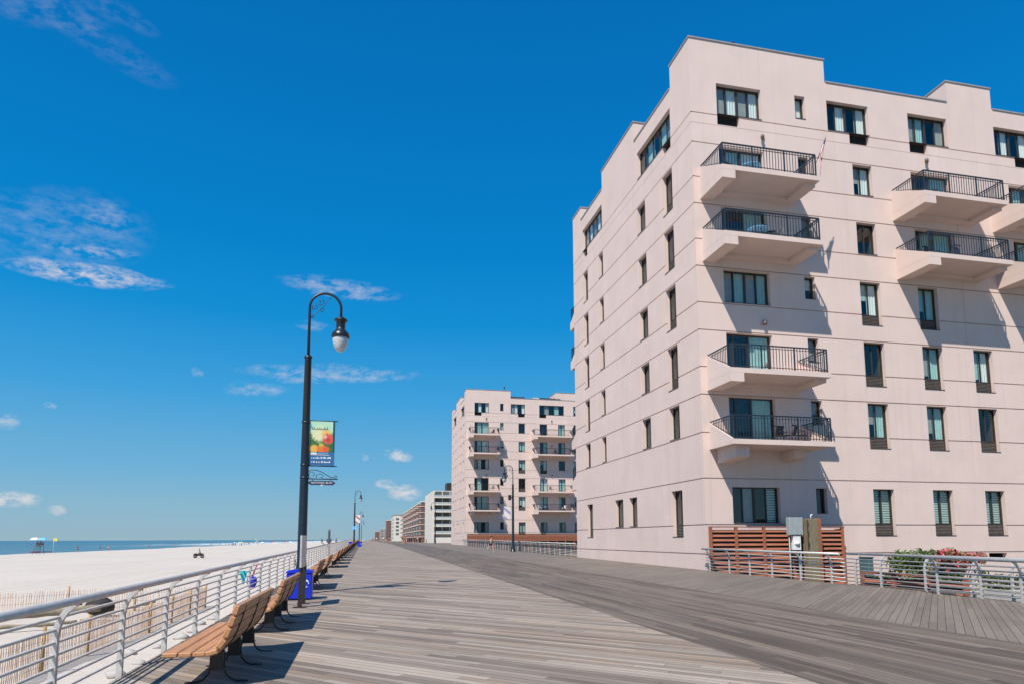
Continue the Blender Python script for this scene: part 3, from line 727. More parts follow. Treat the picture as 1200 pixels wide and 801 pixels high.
def far_block(name, label, loc, sx, sy, h, m_, nf, rnd):
    root = empty(name, loc, 0, label, 'apartment building')
    mb = MB(); plain(mb, 0, sx, 0, sy, 0, h); plain(mb, sx * .3, sx * .7, sy * .2, sy * .6, h, h + 1.6); mb.build('wall', m_, root)
    mb = MB(); mb.box(-.15, sx + .15, -.15, sy + .15, h + .01, h + .45); mb.build('parapet', 'far_white' if m_ != 'far_white' else 'coping', root)
    for k in range(nf):
        z = 1.4 + k * (h - 2) / nf
        for j in range(int(sx / 4)):
            if rnd.random() < .8:
                f_ = MB(); f_.box(1.2 + j * 4, 3.0 + j * 4, -.05, .05, z, z + 1.25); f_.build('window', 'far_glass', root)
        for j in range(int(sy / 6)):
            f_ = MB(); f_.box(-.05, .05, 2 + j * 6, 4 + j * 6, z, z + 1.25); f_.build('window', 'far_glass', root)
    return root
rnd = random.Random(2)
far_block('apartment_slab', 'pale white apartment slab beyond the long brick balcony block', (16.2, 400, .65), 26, 40, 15.2, 'far_white', 6, rnd)
far_block('brick_tower', 'plain red brick tower beyond the pale white slab', (17.0, 560, .65), 24, 30, 16.6, 'far_brick', 7, rnd)
far_block('low_block', 'tiny low grey brown building farthest down the boardwalk', (16.0, 760, .65), 30, 40, 13.0, 'coping', 4, rnd)
far_block('far_tower', 'tiny brown block at the very end of the row of buildings', (15.0, 1050, .65), 40, 60, 13.0, 'far_brick', 4, rnd)

# ------------------------------------------------------------------ boardwalk railings
def ytube(mb, x, z, ys, r, seg=8): mb.tube([(x, y, zd(y) + z) for y in ys], r, seg)
def rail_post_mesh(inward):
    """tapered flat post whose head bends inwards to carry the handrail (x grows towards the deck for inward = 1)"""
    b = MB(); s = inward
    prof = []
    for x, z, hw in [(0, -.22, .036), (0, .0, .036), (0, .5, .033), (0.0, .70, .031), (.012, .80, .030), (.045, .90, .029), (.10, .985, .028), (.17, 1.04, .026), (.22, 1.06, .025)]: prof.append((x, z, hw))
    n = len(prof)
    left = []; right = []
    for i, (x, z, hw) in enumerate(prof):
        a = prof[max(i - 1, 0)]; c = prof[min(i + 1, n - 1)]; dx, dz = c[0] - a[0], c[1] - a[1]; L = math.hypot(dx, dz)
        left.append((s * (x - dz / L * hw), z + dx / L * hw)); right.append((s * (x + dz / L * hw), z - dx / L * hw))
    for i in range(n - 1):
        for y in (-.028, .028):
            p = [left[i], right[i], right[i + 1], left[i + 1]]; b.face([(q[0], y, q[1]) for q in p], 0)
        b.face([(left[i][0], -.028, left[i][1]), (left[i][0], .028, left[i][1]), (left[i + 1][0], .028, left[i + 1][1]), (left[i + 1][0], -.028, left[i + 1][1])], 0, True)
        b.face([(right[i][0], -.028, right[i][1]), (right[i][0], .028, right[i][1]), (right[i + 1][0], .028, right[i + 1][1]), (right[i + 1][0], -.028, right[i + 1][1])], 0, True)
    b.box(-.10, .10, -.05, .05, -.24, -.223)
    return b
def railing(name, label, x, inward, ys, posts, group):
    root = empty(name, (x, ys[0], zd(ys[0])), 0, label, 'railing', group)
    inv = Vector((x, ys[0], zd(ys[0])))
    def rel(b): b.v = [tuple(Vector(p) - inv) for p in b.v]; return b
    b = MB(); ytube(b, x + inward * .21, 1.095, ys, .047, 12); rel(b).build('handrail', 'steel', root)
    for k in range(7):
        b = MB(); ytube(b, x + inward * (0 if k < 6 else .03), .115 + .133 * k, ys, .0185, 6); rel(b).build('rail_tube', 'steel', root)
    pm = rail_post_mesh(inward).mesh('post', [M['steel']])
    for y in posts[:100]:
        o = bpy.data.objects.new('post', pm); COL.objects.link(o); o.parent = root; o.location = Vector((x, y, zd(y))) - inv
    if len(posts) > 100:
        b = MB(); q = rail_post_mesh(inward)
        for y in posts[100:]:
            n = len(b.v); b.v += [(p[0], p[1] + y - inv.y, p[2] + zd(y) - inv.z) for p in q.v]
            b.f += [tuple(n + i for i in f) for f in q.f]; b.mi += q.mi; b.sm += q.sm
        o = b.build('post', 'steel', root); o['kind'] = 'stuff'
    return root
railing('metal_railing', 'long grey tubular metal railing along the beach edge behind the benches', -3.2, 1, [2.0, 20, 60, 150, 420], [8.1 + 2.03 * k for k in range(-3, 190)], 'boardwalk railings')
railing('metal_railing', 'grey tubular railing in front of the slatted screen at the corner of the big block', 16.85, -1, [21.0, 31.0], [30.66, 28.82, 27.1, 25.42, 23.52, 21.72], 'boardwalk railings')
railing('metal_railing', 'grey tubular railing section nearest the camera on the right, in front of another', 16.85, -1, [6.0, 17.3], [17.04, 15.59, 14.4, 12.9, 11.4, 9.9, 8.4, 6.9], 'boardwalk railings')
railing('metal_railing', 'grey tubular railing set back behind the nearest right-hand section, beside the shrubs', 17.25, 1, [6.0, 21.6], [20.95, 19.75, 17.9, 16.2, 15.0, 13.5, 12.0, 10.5, 9.0, 7.5], 'boardwalk railings')
railing('metal_railing', 'long pale railing beyond the near block in front of the second block', 17.3, -1, [53.2, 120.5], [53.4 + 1.72 * k for k in range(39)], 'boardwalk railings')

# ------------------------------------------------------------------ benches
def bench_proto():
    root = empty('bench'); L = 3.0
    s = MB()
    for x, hw in ((-.43, .082), (-.268, .07), (-.118, .07)):
        s.box(x - hw, x + hw, 0, L, .385, .44)
    s.obox((.015, L / 2, .425), (1, 0, .28), (0, 1, 0), (-.28, 0, 1), .07, L / 2, .03)
    s.build('seat', 'bench', root, bevel=.012)
    b = MB()
    for x, z, tl in ((.115, .52, 55), (.175, .645, 70), (.22, .775, 73), (.262, .905, 74)):
        a = R(tl); b.obox((x, L / 2, z), (math.cos(a), 0, math.sin(a)), (0, 1, 0), (-math.sin(a), 0, math.cos(a)), .060, L / 2, .037)
    b.build('backrest', 'bench', root, bevel=.014)
    for y in (.45, 1.55, 2.65):
        g = MB(); g.box(-.075, .075, y - .055, y + .055, .17, .383); g.box(-.095, .095, y - .065, y + .065, .155, .185)
        for sg in (-1, 1):
            g.tube([(sg * .075, y, .36), (sg * .08, y, .17), (sg * .10, y, .11), (sg * .15, y, .05), (sg * .22, y, .02), (sg * .36, y, .014)], .013, 6)
        g.tube([(-.46, y, .372), (-.1, y, .365), (.04, y, .38), (.12, y, .45), (.19, y, .56), (.24, y, .70), (.305, y, .93)], .011, 6)
        g.build('leg', 'iron', root)
    return root
BY = [8.45, 12.95, 22.8, 28.8, 38.5, 43.8, 49.3, 55.2, 60.2, 65.5, 71.5, 77, 82.5, 88, 93.5, 99, 104.5, 114.5, 121, 128, 135, 142, 149, 157, 165, 174]
ORD = ['first', 'second', 'third', 'fourth', 'fifth', 'sixth', 'seventh', 'eighth', 'ninth', 'tenth', 'eleventh', 'twelfth', 'thirteenth', 'fourteenth', 'fifteenth', 'sixteenth', 'seventeenth']
proto = bench_proto()
for i, y in enumerate(BY):
    o = proto if i == 0 else copy_tree(proto)
    o.location = (-1.73, y, zd(y)); o.rotation_euler = (-math.atan(SL) * 0, 0, 0)
    if i == 0: lb = 'slatted timber bench nearest the camera beside the metal railing'
    elif i == 1: lb = 'second timber bench, just before the tall lamp post and blue bin'
    elif i == 2: lb = 'third timber bench, first one past the blue bin'
    elif i < 17: lb = '%s slatted timber bench along the railing counting from the camera' % ORD[i]
    else: lb = 'tiny far bench in the row beyond the distant blue bin'
    tag(o, lb, 'bench', 'benches facing the sea' if i < 17 else 'far benches beyond the distant bin')

# ------------------------------------------------------------------ lamp posts
def lamp_post():
    root = empty('lamp_post')
    p = MB(); p.lathe([(.30, 0), (.30, .05), (.24, .10), (.22, .55), (.17, .70), (.15, .95), (.14, 1.0), (.128, 4.0), (.105, 7.38), (.125, 7.40), (.125, 7.46), (.06, 7.52)], seg=16)
    for z in (3.55, 3.95, 5.30): p.lathe([(.135, z), (.14, z + .03), (.135, z + .06)], seg=16)
    p.build('pole', 'lamp', root)
    a = MB(); rr = .49; cz = 9.08
    a.tube([(0, 0, 7.45), (0, 0, 8.6)] + [(rr - rr * math.cos(R(t_)), 0, cz + rr * math.sin(R(t_))) for t_ in range(0, 181, 12)] + [(2 * rr, 0, 8.84)], [.05, .045] + [.042] * 17, 10)
    a.build('arm', 'lamp', root)
    s = MB()
    def spiral(cx, cz_, r0, r1, a0, a1, n=14): return [(cx + (r0 + (r1 - r0) * i / n) * math.cos(R(a0 + (a1 - a0) * i / n)), 0, cz_ + (r0 + (r1 - r0) * i / n) * math.sin(R(a0 + (a1 - a0) * i / n))) for i in range(n + 1)]
    for pts in ([(.02, 0, 8.72), (.14, 0, 8.84), (.26, 0, 8.94), (.42, 0, 9.12), (.55, 0, 9.32), (.66, 0, 9.44)], spiral(.17, 9.08, .11, .03, 250, -200), spiral(.35, 9.28, .12, .03, 200, 620), spiral(.38, 9.0, .08, .02, 130, -250), spiral(.10, 8.75, .05, .01, 90, -260)): s.tube(pts, .011, 5)
    s.build('scrollwork', 'lamp', root)
    l = MB(); c = (2 * rr, 0, 0)
    l.lathe([(.03, 8.86), (.10, 8.80), (.215, 8.72), (.22, 8.69), (.15, 8.66), (.14, 8.42), (.16, 8.38), (.20, 8.34), (.27, 8.27), (.29, 8.17), (.285, 8.13), (.24, 8.13)], c, 20)
    lo = l.build('lantern', 'lamp', root)
    g = MB(); g.lathe([(.255, 8.128), (.25, 8.05), (.225, 7.92), (.18, 7.80), (.12, 7.71), (.05, 7.665), (0.0, 7.66)], c, 20)
    g.build('globe', 'globe', lo)
    return root
lamp = lamp_post()
LBL = ['tall black gooseneck lamp post with a flower banner behind the second bench', 'black gooseneck lamp post with a red and white banner, second along the railing', 'small distant lamp post third along the beach railing', 'tiny far lamp post fourth along the beach railing']
for i in range(4):
    o = lamp if i == 0 else copy_tree(lamp)
    y = 21.6 + 96.5 * i; o.location = (-1.91, y, zd(y)); tag(o, LBL[i], 'lamp post', 'gooseneck lamp posts')
for i, (x, y) in enumerate(((16.0, 72.4), (16.0, 157.2))):
    o = copy_tree(lamp); o.location = (x, y, zd(y)); o.rotation_euler = (0, 0, math.pi)
    tag(o, ('black gooseneck lamp post in front of the second beige block', 'distant lamp post in front of the white glazed mid-rise')[i], 'lamp post', 'gooseneck lamp posts')

# ------------------------------------------------------------------ banners and street sign
def text_mesh(s, size, depth=0.004):
    c = bpy.data.curves.new('txt', 'FONT'); c.body = s; c.size = size; c.extrude = depth; c.align_x = 'CENTER'; c.align_y = 'CENTER'; c.resolution_u = 2
    o = bpy.data.objects.new('txt', c); COL.objects.link(o); bpy.context.view_layer.update()
    me = bpy.data.meshes.new_from_object(o.evaluated_get(bpy.context.evaluated_depsgraph_get())); bpy.data.objects.remove(o); bpy.data.curves.remove(c)
    return me
def text_obj(name, s, size, m_, parent, loc, rot=(math.pi / 2, 0, 0), sx=1.0):
    me = text_mesh(s, size); me.materials.clear(); me.materials.append(M[m_]); o = bpy.data.objects.new(name, me); COL.objects.link(o); o.parent = parent; o.location = loc; o.rotation_euler = rot; o.scale = (sx, 1, 1)
    return o
def banner_mat():
    m, t, b = newmat('flower_banner_print')
    o = t.sep(t.add('ShaderNodeTexCoord').outputs['Object']); x, z = o[0], o[2]       # metres, x 0..0.76, z 0..1.41
    v = t.xyz(x, z, 0)
    n = t.noise(v, 16.0, 4.0)
    base = t.mix(t.rng(n, .4, .6, 0, 1), srgb(30, 92, 62), srgb(70, 130, 40))
    def disc(cx, cz, r, c, col, soft=.35, wob=.45):
        dd = t.m('SQRT', t.m('ADD', t.m('POWER', t.m('ABSOLUTE', t.m('SUBTRACT', x, cx)), 2.0), t.m('POWER', t.m('ABSOLUTE', t.m('SUBTRACT', z, cz)), 2.0)))
        dd = t.m('ADD', dd, t.m('MULTIPLY', t.m('SUBTRACT', n, .5), r * wob * 2))
        return t.mix(t.rng(dd, r * (1 - soft), r, 1, 0), c, col)
    base = t.mix(t.rng(z, 0.98, 1.08, 0, 1), base, srgb(190, 235, 205))
    base = disc(.30, 1.02, .30, base, srgb(238, 238, 190)); base = disc(.50, 1.02, .17, base, srgb(245, 205, 110)); base = disc(.55, .86, .20, base, srgb(235, 95, 85)); base = disc(.56, .82, .09, base, srgb(215, 60, 60)); base = disc(.46, .92, .07, base, srgb(250, 190, 170))
    base = disc(.14, .53, .15, base, srgb(245, 190, 80)); base = disc(.36, .54, .17, base, srgb(243, 130, 50)); base = disc(.50, .52, .12, base, srgb(235, 100, 45)); base = disc(.34, .66, .07, base, srgb(200, 200, 90))
    base = t.mix(t.m('GREATER_THAN', x, .70), base, srgb(28, 70, 70))
    base = t.mix(t.m('LESS_THAN', z, .43), base, srgb(45, 110, 165))
    base = t.mix(0.22, base, (.02, .03, .03))
    t.put(b.inputs['Base Color'], base); b.inputs['Roughness'].default_value = .5
    return m
M['banner'] = banner_mat()
def banner(label, loc, print_, flip=1):
    root = empty('banner', loc, 0, label, 'banner', 'lamp post banners')
    b = MB(); b.box(0, .76, -.012, .012, 0, 1.41); b.build('cloth', print_, root)
    for z in (-.015, 1.425):
        b = MB(); b.tube([(-.14 if flip > 0 else .90, 0, z), (.84 if flip > 0 else -.08, 0, z)], .016, 6); b.build('bracket', 'iron', root)
    return root
zl = zd(21.6)
bn = banner('colourful banner printed with orange and red flowers on the near lamp post', (-1.78, 21.6, zl + 3.97), 'banner')
for z, h, x0, x1, m_ in ((.385, .05, .04, .22, 'white'), (.385, .02, .24, .56, 'sky'), (.34, .014, .04, .60, 'white')):
    b = MB(); b.box(x0, x1, -.018, -.0125, z - h / 2, z + h / 2); b.build('lettering_bar', m_, bn)
rl = random.Random(4)
for z, hh in ((.25, .06), (.12, .055)):          # two lines of small white lettering, too small to read in the photo
    b = MB(); x = .06
    while x < .64:
        wd_ = rl.uniform(.012, .03); h2 = hh * rl.choice((.6, .6, 1, .75)); b.box(x, x + wd_, -.018, -.0125, z - hh / 2, z - hh / 2 + h2); x += wd_ + rl.choice((.010, .010, .035))
    b.build('lettering', 'white', bn)
b = MB(); x = .06
while x < .52:
    h2 = rl.choice((.05, .08, .11)); b.tube([(x, -.016, 1.14), (x + .02, -.016, 1.14 + h2), (x + .035, -.016, 1.15)], .007, 4); x += .05
b.build('script_lettering', 'teal', bn)
sg = empty('street_sign', (-1.78, 21.6, zl + 3.36), 0, 'dark blue street name plate hanging under black scrollwork on the near lamp post', 'street sign')
b = MB(); b.prism([(-.02, .065), (.06, 0), (.74, 0), (.82, .065), (.74, .13), (.06, .13)], lambda x, z, y: (x, y, z), -.015, .015); b.build('plate', 'navy', sg)
b = MB(); b.tube([(-.1, 0, .19), (.88, 0, .19)], .018, 6)
b.tube([(-.08, 0, .22), (-.04, 0, .40), (.08, 0, .47), (.22, 0, .47), (.38, 0, .42), (.52, 0, .33), (.66, 0, .25), (.82, 0, .235), (.86, 0, .27), (.82, 0, .31), (.78, 0, .28)], .012, 5)
b.tube([(.06, 0, .22), (.0, 0, .28), (.02, 0, .38), (.11, 0, .41), (.18, 0, .35), (.15, 0, .28), (.09, 0, .30)], .010, 5); b.tube([(.22, 0, .22), (.24, 0, .31), (.34, 0, .36), (.44, 0, .30), (.42, 0, .23), (.35, 0, .25)], .010, 5)
for x in (.12, .66): b.tube([(x, 0, .13), (x, 0, .19)], .008, 4)
b.build('bracket', 'iron', sg)
text_obj('lettering', 'NATIONAL BLVD', .084, 'white', sg, (.40, -.019, .068))
b = MB(); b.prism([(.36, -.012), (.39, .012), (.42, .0), (.44, .012), (.42, -.03)], lambda x, z, y: (x, y, z), -.018, -.0155); b.build('emblem', 'white', sg)
def rw_banner(nm, c2):
    m, t, b = newmat(nm); o = t.sep(t.add('ShaderNodeTexCoord').outputs['Object'])
    k = t.m('GREATER_THAN', t.m('SINE', t.m('ADD', t.m('MULTIPLY', o[2], 6.5), t.m('MULTIPLY', o[0], 5.0))), .55)
    t.put(b.inputs['Base Color'], t.mix(k, (.72, .70, .70), c2)); b.inputs['Roughness'].default_value = .6; return m
M['banner_rw'] = rw_banner('red_white_print', (.55, .07, .08)); M['banner_pw'] = rw_banner('violet_white_print', (.32, .28, .52))
y = 21.6 + 96.5
banner('white banner with red print on the second lamp post along the railing', (-1.74, y, zd(y) + 3.97), 'banner_rw')
b = MB(); b.box(-.42, .42, -.03, .03, -.28, .28); b.lathe([(.07, -.03), (.07, .03)], (0, 0, 0), 8)
s_ = b.build('small_sign', 'sky', None, (-1.91, y - .17, zd(y) + 3.15)); tag(s_, 'small pale blue sign plate on the second lamp post below its banner', 'sign')
y = 72.4
banner('white and violet banner on the lamp post before the second block', (14.95, y, zd(y) + 3.6), 'banner_pw', -1)
b = MB(); b.box(-.28, .0, -.2, .2, -.28, .28); b.box(.0, .12, -.05, .05, -.05, .05)
s_ = b.build('loudspeaker', 'louvre_dark', None, (15.78, y, zd(y) + 6.0)); tag(s_, 'dark box loudspeaker clamped to the lamp post before the second block', 'loudspeaker')

# ------------------------------------------------------------------ small things along the railing
r_ = empty('information_sign', (-1.56, 18.03, zd(18)), 0, 'edge-on grey information board on two dark legs beside the near lamp post', 'sign')
b = MB(); b.box(-.025, .025, -.62, .62, .98, 1.78); b.build('board', 'steel', r_, bevel=.006)
for y in (-.47, .47):
    b = MB(); b.box(-.05, .05, y - .05, y + .05, .012, .979); b.box(-.16, .16, y - .07, y + .07, 0.001, .02); b.build('leg', 'iron', r_)
def bin_(loc, label, rz=0, sc=1.0, group=None):
    r = empty('recycling_bin', loc, rz, label, 'bin', group)
    b = MB(); b.box(-.34, .34, -.30, .30, .03, .74); b.build('body', 'blue', r, bevel=.025)
    b = MB(); b.prism([(-.36, .742), (.36, .742), (.34, .80), (.12, .84), (-.12, .84), (-.34, .80)], lambda x, z, y: (x, y, z), -.32, .32); b.build('lid', 'blue', r)
    b = MB()
    for k in range(3):
        a0 = 90 + 120 * k; pts = [(.10 * math.cos(R(a0 + 20 + 13 * i)) + .16, -.312, .45 + .10 * math.sin(R(a0 + 20 + 13 * i))) for i in range(6)]
        b.tube(pts, .014, 4)
        p = Vector(pts[-1]); b.prism([(p.x - .03, p.z - .03), (p.x + .035, p.z), (p.x - .02, p.z + .035)], lambda x, z, y: (x, y, z), -.318, -.305)
    b.build('recycling_mark', 'white', r)
    return r
bin_((-1.78, 19.85, zd(19.8)), 'bright blue recycling bin standing behind the near lamp post')
bin_((-.9, 111.5, zd(111)), 'blue bin far down the row of benches, standing right of the bench ends', 0, 1, 'distant blue bins')
bin_((-2.3, 112.5, zd(112)), 'blue bin far down the row, half hidden behind bench backs', 0, 1, 'distant blue bins')
b = MB(); b.lathe([(.30, 0), (.36, .1), (.38, .85), (.40, .88), (.40, .94), (.25, 1.05), (.0, 1.08)], seg=14)
o = b.build('litter_bin', 'black', None, (17.6, 196, zd(196))); tag(o, 'round black litter bin at the foot of the white glazed mid-rise', 'bin')
# shower tower beyond the rail
r_ = empty('shower_post', (-4.0, 78, -1.95), 0, 'grey outdoor shower post with two upturned side arms beyond the railing', 'shower')
b = MB(); b.lathe([(.22, 0), (.22, .08), (.15, .12), (.13, 4.4), (.11, 4.7), (.0, 4.72)], seg=12); b.build('column', 'shower_grey', r_)
b = MB(); b.box(-.27, .27, -.2, .2, 3.25, 3.65); b.box(-.20, .20, -.22, .22, 2.70, 3.05); b.build('valve_box', 'shower_grey', r_)
for s in (-1, 1):
    b = MB(); b.tube([(0, 0, 3.0), (s * .5, 0, 3.02), (s * .76, 0, 3.2), (s * .78, 0, 3.75)], .05, 6); b.lathe([(.16, 3.38), (.16, 3.43), (.05, 3.5)], (s * .78, 0, 0), 8); b.build('arm', 'shower_grey', r_)
# things hanging on the railing
def at_rail(y, z): return (-3.15, y, zd(y) + z)
b = MB(); b.prism([(-.12, .18), (.12, .17), (.02, -.19)], lambda y, z, x: (y, x + .02 * math.sin(9 * z), z), -.006, .006)
o = b.build('pennant', 'bright_teal', None, at_rail(18.95, .68)); tag(o, 'small teal pennant tied to the metal railing', 'pennant')
r_ = empty('beach_bag', at_rail(21.6, .42), 0, 'bright blue bag hanging from the railing by a red strap', 'bag')
b = MB(); b.lathe([(.0, -.20), (.10, -.18), (.15, -.05), (.14, .08), (.10, .13), (.0, .13)], (-.18, 0, 0), 12); b.build('body', 'blue', r_)
b = MB(); b.tube([(-.18, -.08, .10), (-.11, -.05, .35), (-.03, 0, .52), (-.11, .05, .35), (-.18, .08, .10)], .016, 5); b.build('strap', 'red', r_)
b = MB(); b.box(-.012, .012, -.17, .17, -.17, .17)
o = b.build('notice_plate', 'navy', None, (-3.26, 33.6, zd(33) + .5)); tag(o, 'small dark notice plate fixed to the railing past the lamp post', 'sign')

# ------------------------------------------------------------------ slatted timber screens
def screen(label, loc, L, h, bays, ret=0.0, low=-1.0):
    r = empty('slatted_screen', loc, 0, label, 'fence', 'slatted timber screens')
    xs_ = [L * i / bays for i in range(bays + 1)] if not isinstance(bays, list) else bays
    for x in xs_:
        b = MB(); b.box(x - .075, x + .075, -.06, .06, -1.2, h); b.build('post', 'fence_red', r, bevel=.006)
    b = MB(); b.box(-.08, L + .08, -.075, .075, h + .003, h + .06); b.build('top_rail', 'fence_red', r)
    for a, c in zip(xs_[:-1], xs_[1:]):
        b = MB(); z = low
        while z < h - .06:
            b.prism([(-.035, z), (-.028, z - .012), (.045, z + .10), (.038, z + .112)], lambda y, zz, x: (x, y, zz), a + .078, c - .078); z += .225
        b.build('slats', 'fence_red', r)
    if ret:
        b = MB(); b.box(L - .06, L + .06, .065, ret, -1.2, h - .05); b.build('side_panel', 'fence_red', r)
    b = MB(); b.box(0, L, .10, .12, -1.2, h - .12); b.build('shade_sheet', 'louvre_dark', r)  # added dark sheet, its colour stands for shade below and between the slats
    return r
screen('red brown slatted timber screen in front of the big block behind its meter boxes', (16.98, 30.72, 0), 7.65, 2.16, [0, 1.42, 3.0, 4.7, 6.05, 7.62], .55)
screen('long red brown slatted screen at the foot of the second block', (18.3, 121.6, .5), 29, 2.05, 17, 0, .85)
screen('low red brown slatted screen beside the deck below the shrubs', (17.75, 21.2, -.6), 3.9, .93, 3, 0, .2).rotation_euler = (0, 0, R(-84))
r_ = empty('meter_cabinet', (20.95, 30.15, 0), 0, 'square grey electric meter cabinet with pipes in front of the timber screen', 'cabinet')
b = MB(); b.box(0, .78, -.2, .1, 1.76, 2.66); b.build('box', 'grey_box', r_, bevel=.02)
b = MB(); b.box(.03, .75, -.213, -.203, 1.80, 2.62); b.build('door', 'grey_box', r_)
b = MB(); b.lathe([(.17, 0), (.17, .1), (.12, .14), (.0, .14)], (.42, -.1, 1.3), 12); b.box(.22, .64, -.16, .06, 1.02, 1.74); b.build('meter', 'white', r_, bevel=.01)
b = MB(); b.tube([(.35, -.05, 1.05), (.42, -.08, .75), (.62, -.12, .55), (.95, -.12, .5)], .03, 6); b.tube([(.08, -.02, 1.76), (.08, -.02, -1.2)], .035, 6); b.tube([(.70, -.02, 1.76), (.70, -.02, -1.2)], .035, 6); b.build('conduit', 'grey_box', r_)
r_ = empty('utility_cabinet', (21.88, 30.0, 0), 0, 'tall weathered olive utility cabinet beside the grey meter box', 'cabinet')
b = MB(); b.box(0, .62, -.18, .25, -1.2, 2.6); b.build('box', 'olive_box', r_, bevel=.015)
b = MB(); b.box(.64, .86, -.1, .25, -1.2, 2.62); b.build('timber_back', 'fence_red', r_)
b = MB()
for k in range(14): b.tube([(-.02 + .02 * math.sin(k * 2.1), -.19, 2.55 - k * .11), (.03 + .04 * math.sin(k * 1.3), -.22, 2.5 - k * .11), (-.03, -.19, 2.45 - k * .11)], .014, 5)
b.build('coiled_cable', 'black', r_)
b = MB(); b.tube([(.35, 0, 2.6), (.36, 0, 2.78), (.45, 0, 2.82)], .03, 6); b.build('vent_pipe', 'white', r_)
# ------------------------------------------------------------------ garden between the deck and the block
def shrub(name, label, c, rx, ry, rz_, n, leafm, seed, petals=None, size=.10):
    rr = random.Random(seed); root = empty(name, c, 0, label, 'plant')
    fo = MB(); pe = MB(); st = MB()
    for i in range(9):
        a = rr.random() * 6.28; st.tube([(0, 0, 0), (rx * .4 * math.cos(a), ry * .4 * math.sin(a), rz_ * .8), (rx * .75 * math.cos(a), ry * .75 * math.sin(a), rz_ * rr.uniform(1.2, 1.8))], .012, 4)
    cl = [(rr.uniform(-.75, .75), rr.uniform(-.75, .75), rr.uniform(.35, 1.75), rr.uniform(.22, .42)) for _ in range(22)] + [(-.8 + .2 * q_ + rr.uniform(-.05, .05), rr.uniform(-.5, .3), rr.uniform(1.45, 1.8), rr.uniform(.2, .3)) for q_ in range(9)]
    for i in range(n):
        q = rr.choice(cl); v = Vector((rr.gauss(0, 1), rr.gauss(0, 1), rr.gauss(0, 1))).normalized() * (rr.random() ** .4) * q[3]
        p = Vector(((q[0] + v.x) * rx, (q[1] + v.y) * ry, max(.03, (q[2] + v.z) * rz_)))
        nn = Vector((rr.gauss(0, .6), rr.gauss(0, .6) - .3, rr.gauss(.6, .5))).normalized(); e = nn.orthogonal().normalized(); g = nn.cross(e); a = rr.random() * 6.28
        e, g = e * math.cos(a) + g * math.sin(a), g * math.cos(a) - e * math.sin(a); s = size * rr.uniform(.6, 1.3)
        tgt = pe if petals and p.z > rz_ * 1.15 and rr.random() < .62 else fo
        tgt.face([p - e * s, p - g * s * .45 + nn * s * .12, p + e * s, p + g * s * .45 + nn * s * .12], rr.choice((0, 0, 1)))
    st.build('stem', 'driftwood', root); fo.build('foliage', [leafm, 'leaf2'], root)
    if petals: pe.build('flowers', list(petals), root)
shrub('green_shrub', 'bushy green shrub behind the right railing below the middle ground floor window', (25.0, 26.2, -1.2), 1.6, .9, 1.12, 3600, 'leaf', 5)
shrub('flowering_shrub', 'shrub covered in bright pink blossom in front of the big block', (26.3, 25.4, -1.2), 1.6, .8, 1.16, 4200, 'leaf', 8, ('petal', 'petal2'), .10)
shrub('low_plant', 'small leafy plant beside the low slatted screen', (18.9, 20.6, -1.2), .42, .4, .68, 420, 'leaf', 9)
shrub('low_plant', 'small leafy plant just left of the green shrub', (21.9, 25.0, -1.2), .5, .4, .6, 420, 'leaf', 10)
shrub('hedge', 'low clipped green hedge behind the railing at the right edge', (28.8, 24.0, -1.2), 2.6, .7, .62, 2400, 'leaf2', 12)
r_ = empty('garden_cupboard', (22.75, 26.9, -1.2), 0, 'dull teal cupboard standing left of the green shrub', 'cabinet')
b = MB(); b.box(-.16, .12, -.3, .3, 0, 1.9); b.build('box', 'dull_teal', r_, bevel=.02)
b = MB(); b.box(-.19, .15, -.33, .33, 1.903, 1.95); b.build('lid', 'dull_teal', r_)
b = MB(); b.box(20.2, 29, 20.2, 20.5, -1.2, -.32); b.box(20.2, 20.5, 20.5, 25, -1.2, -.32); o = b.build('planter_wall', 'concrete'); tag(o, 'low grey concrete planter wall behind the right railings', 'wall')
b = MB(); b.box(19.2, 26, 15.6, 17.6, -1.2, -.62); b.box(19.2, 26, 14.2, 15.597, -1.2, -.85); o = b.build('concrete_steps', 'concrete'); tag(o, 'grey concrete steps leading down behind the right railings', 'steps')

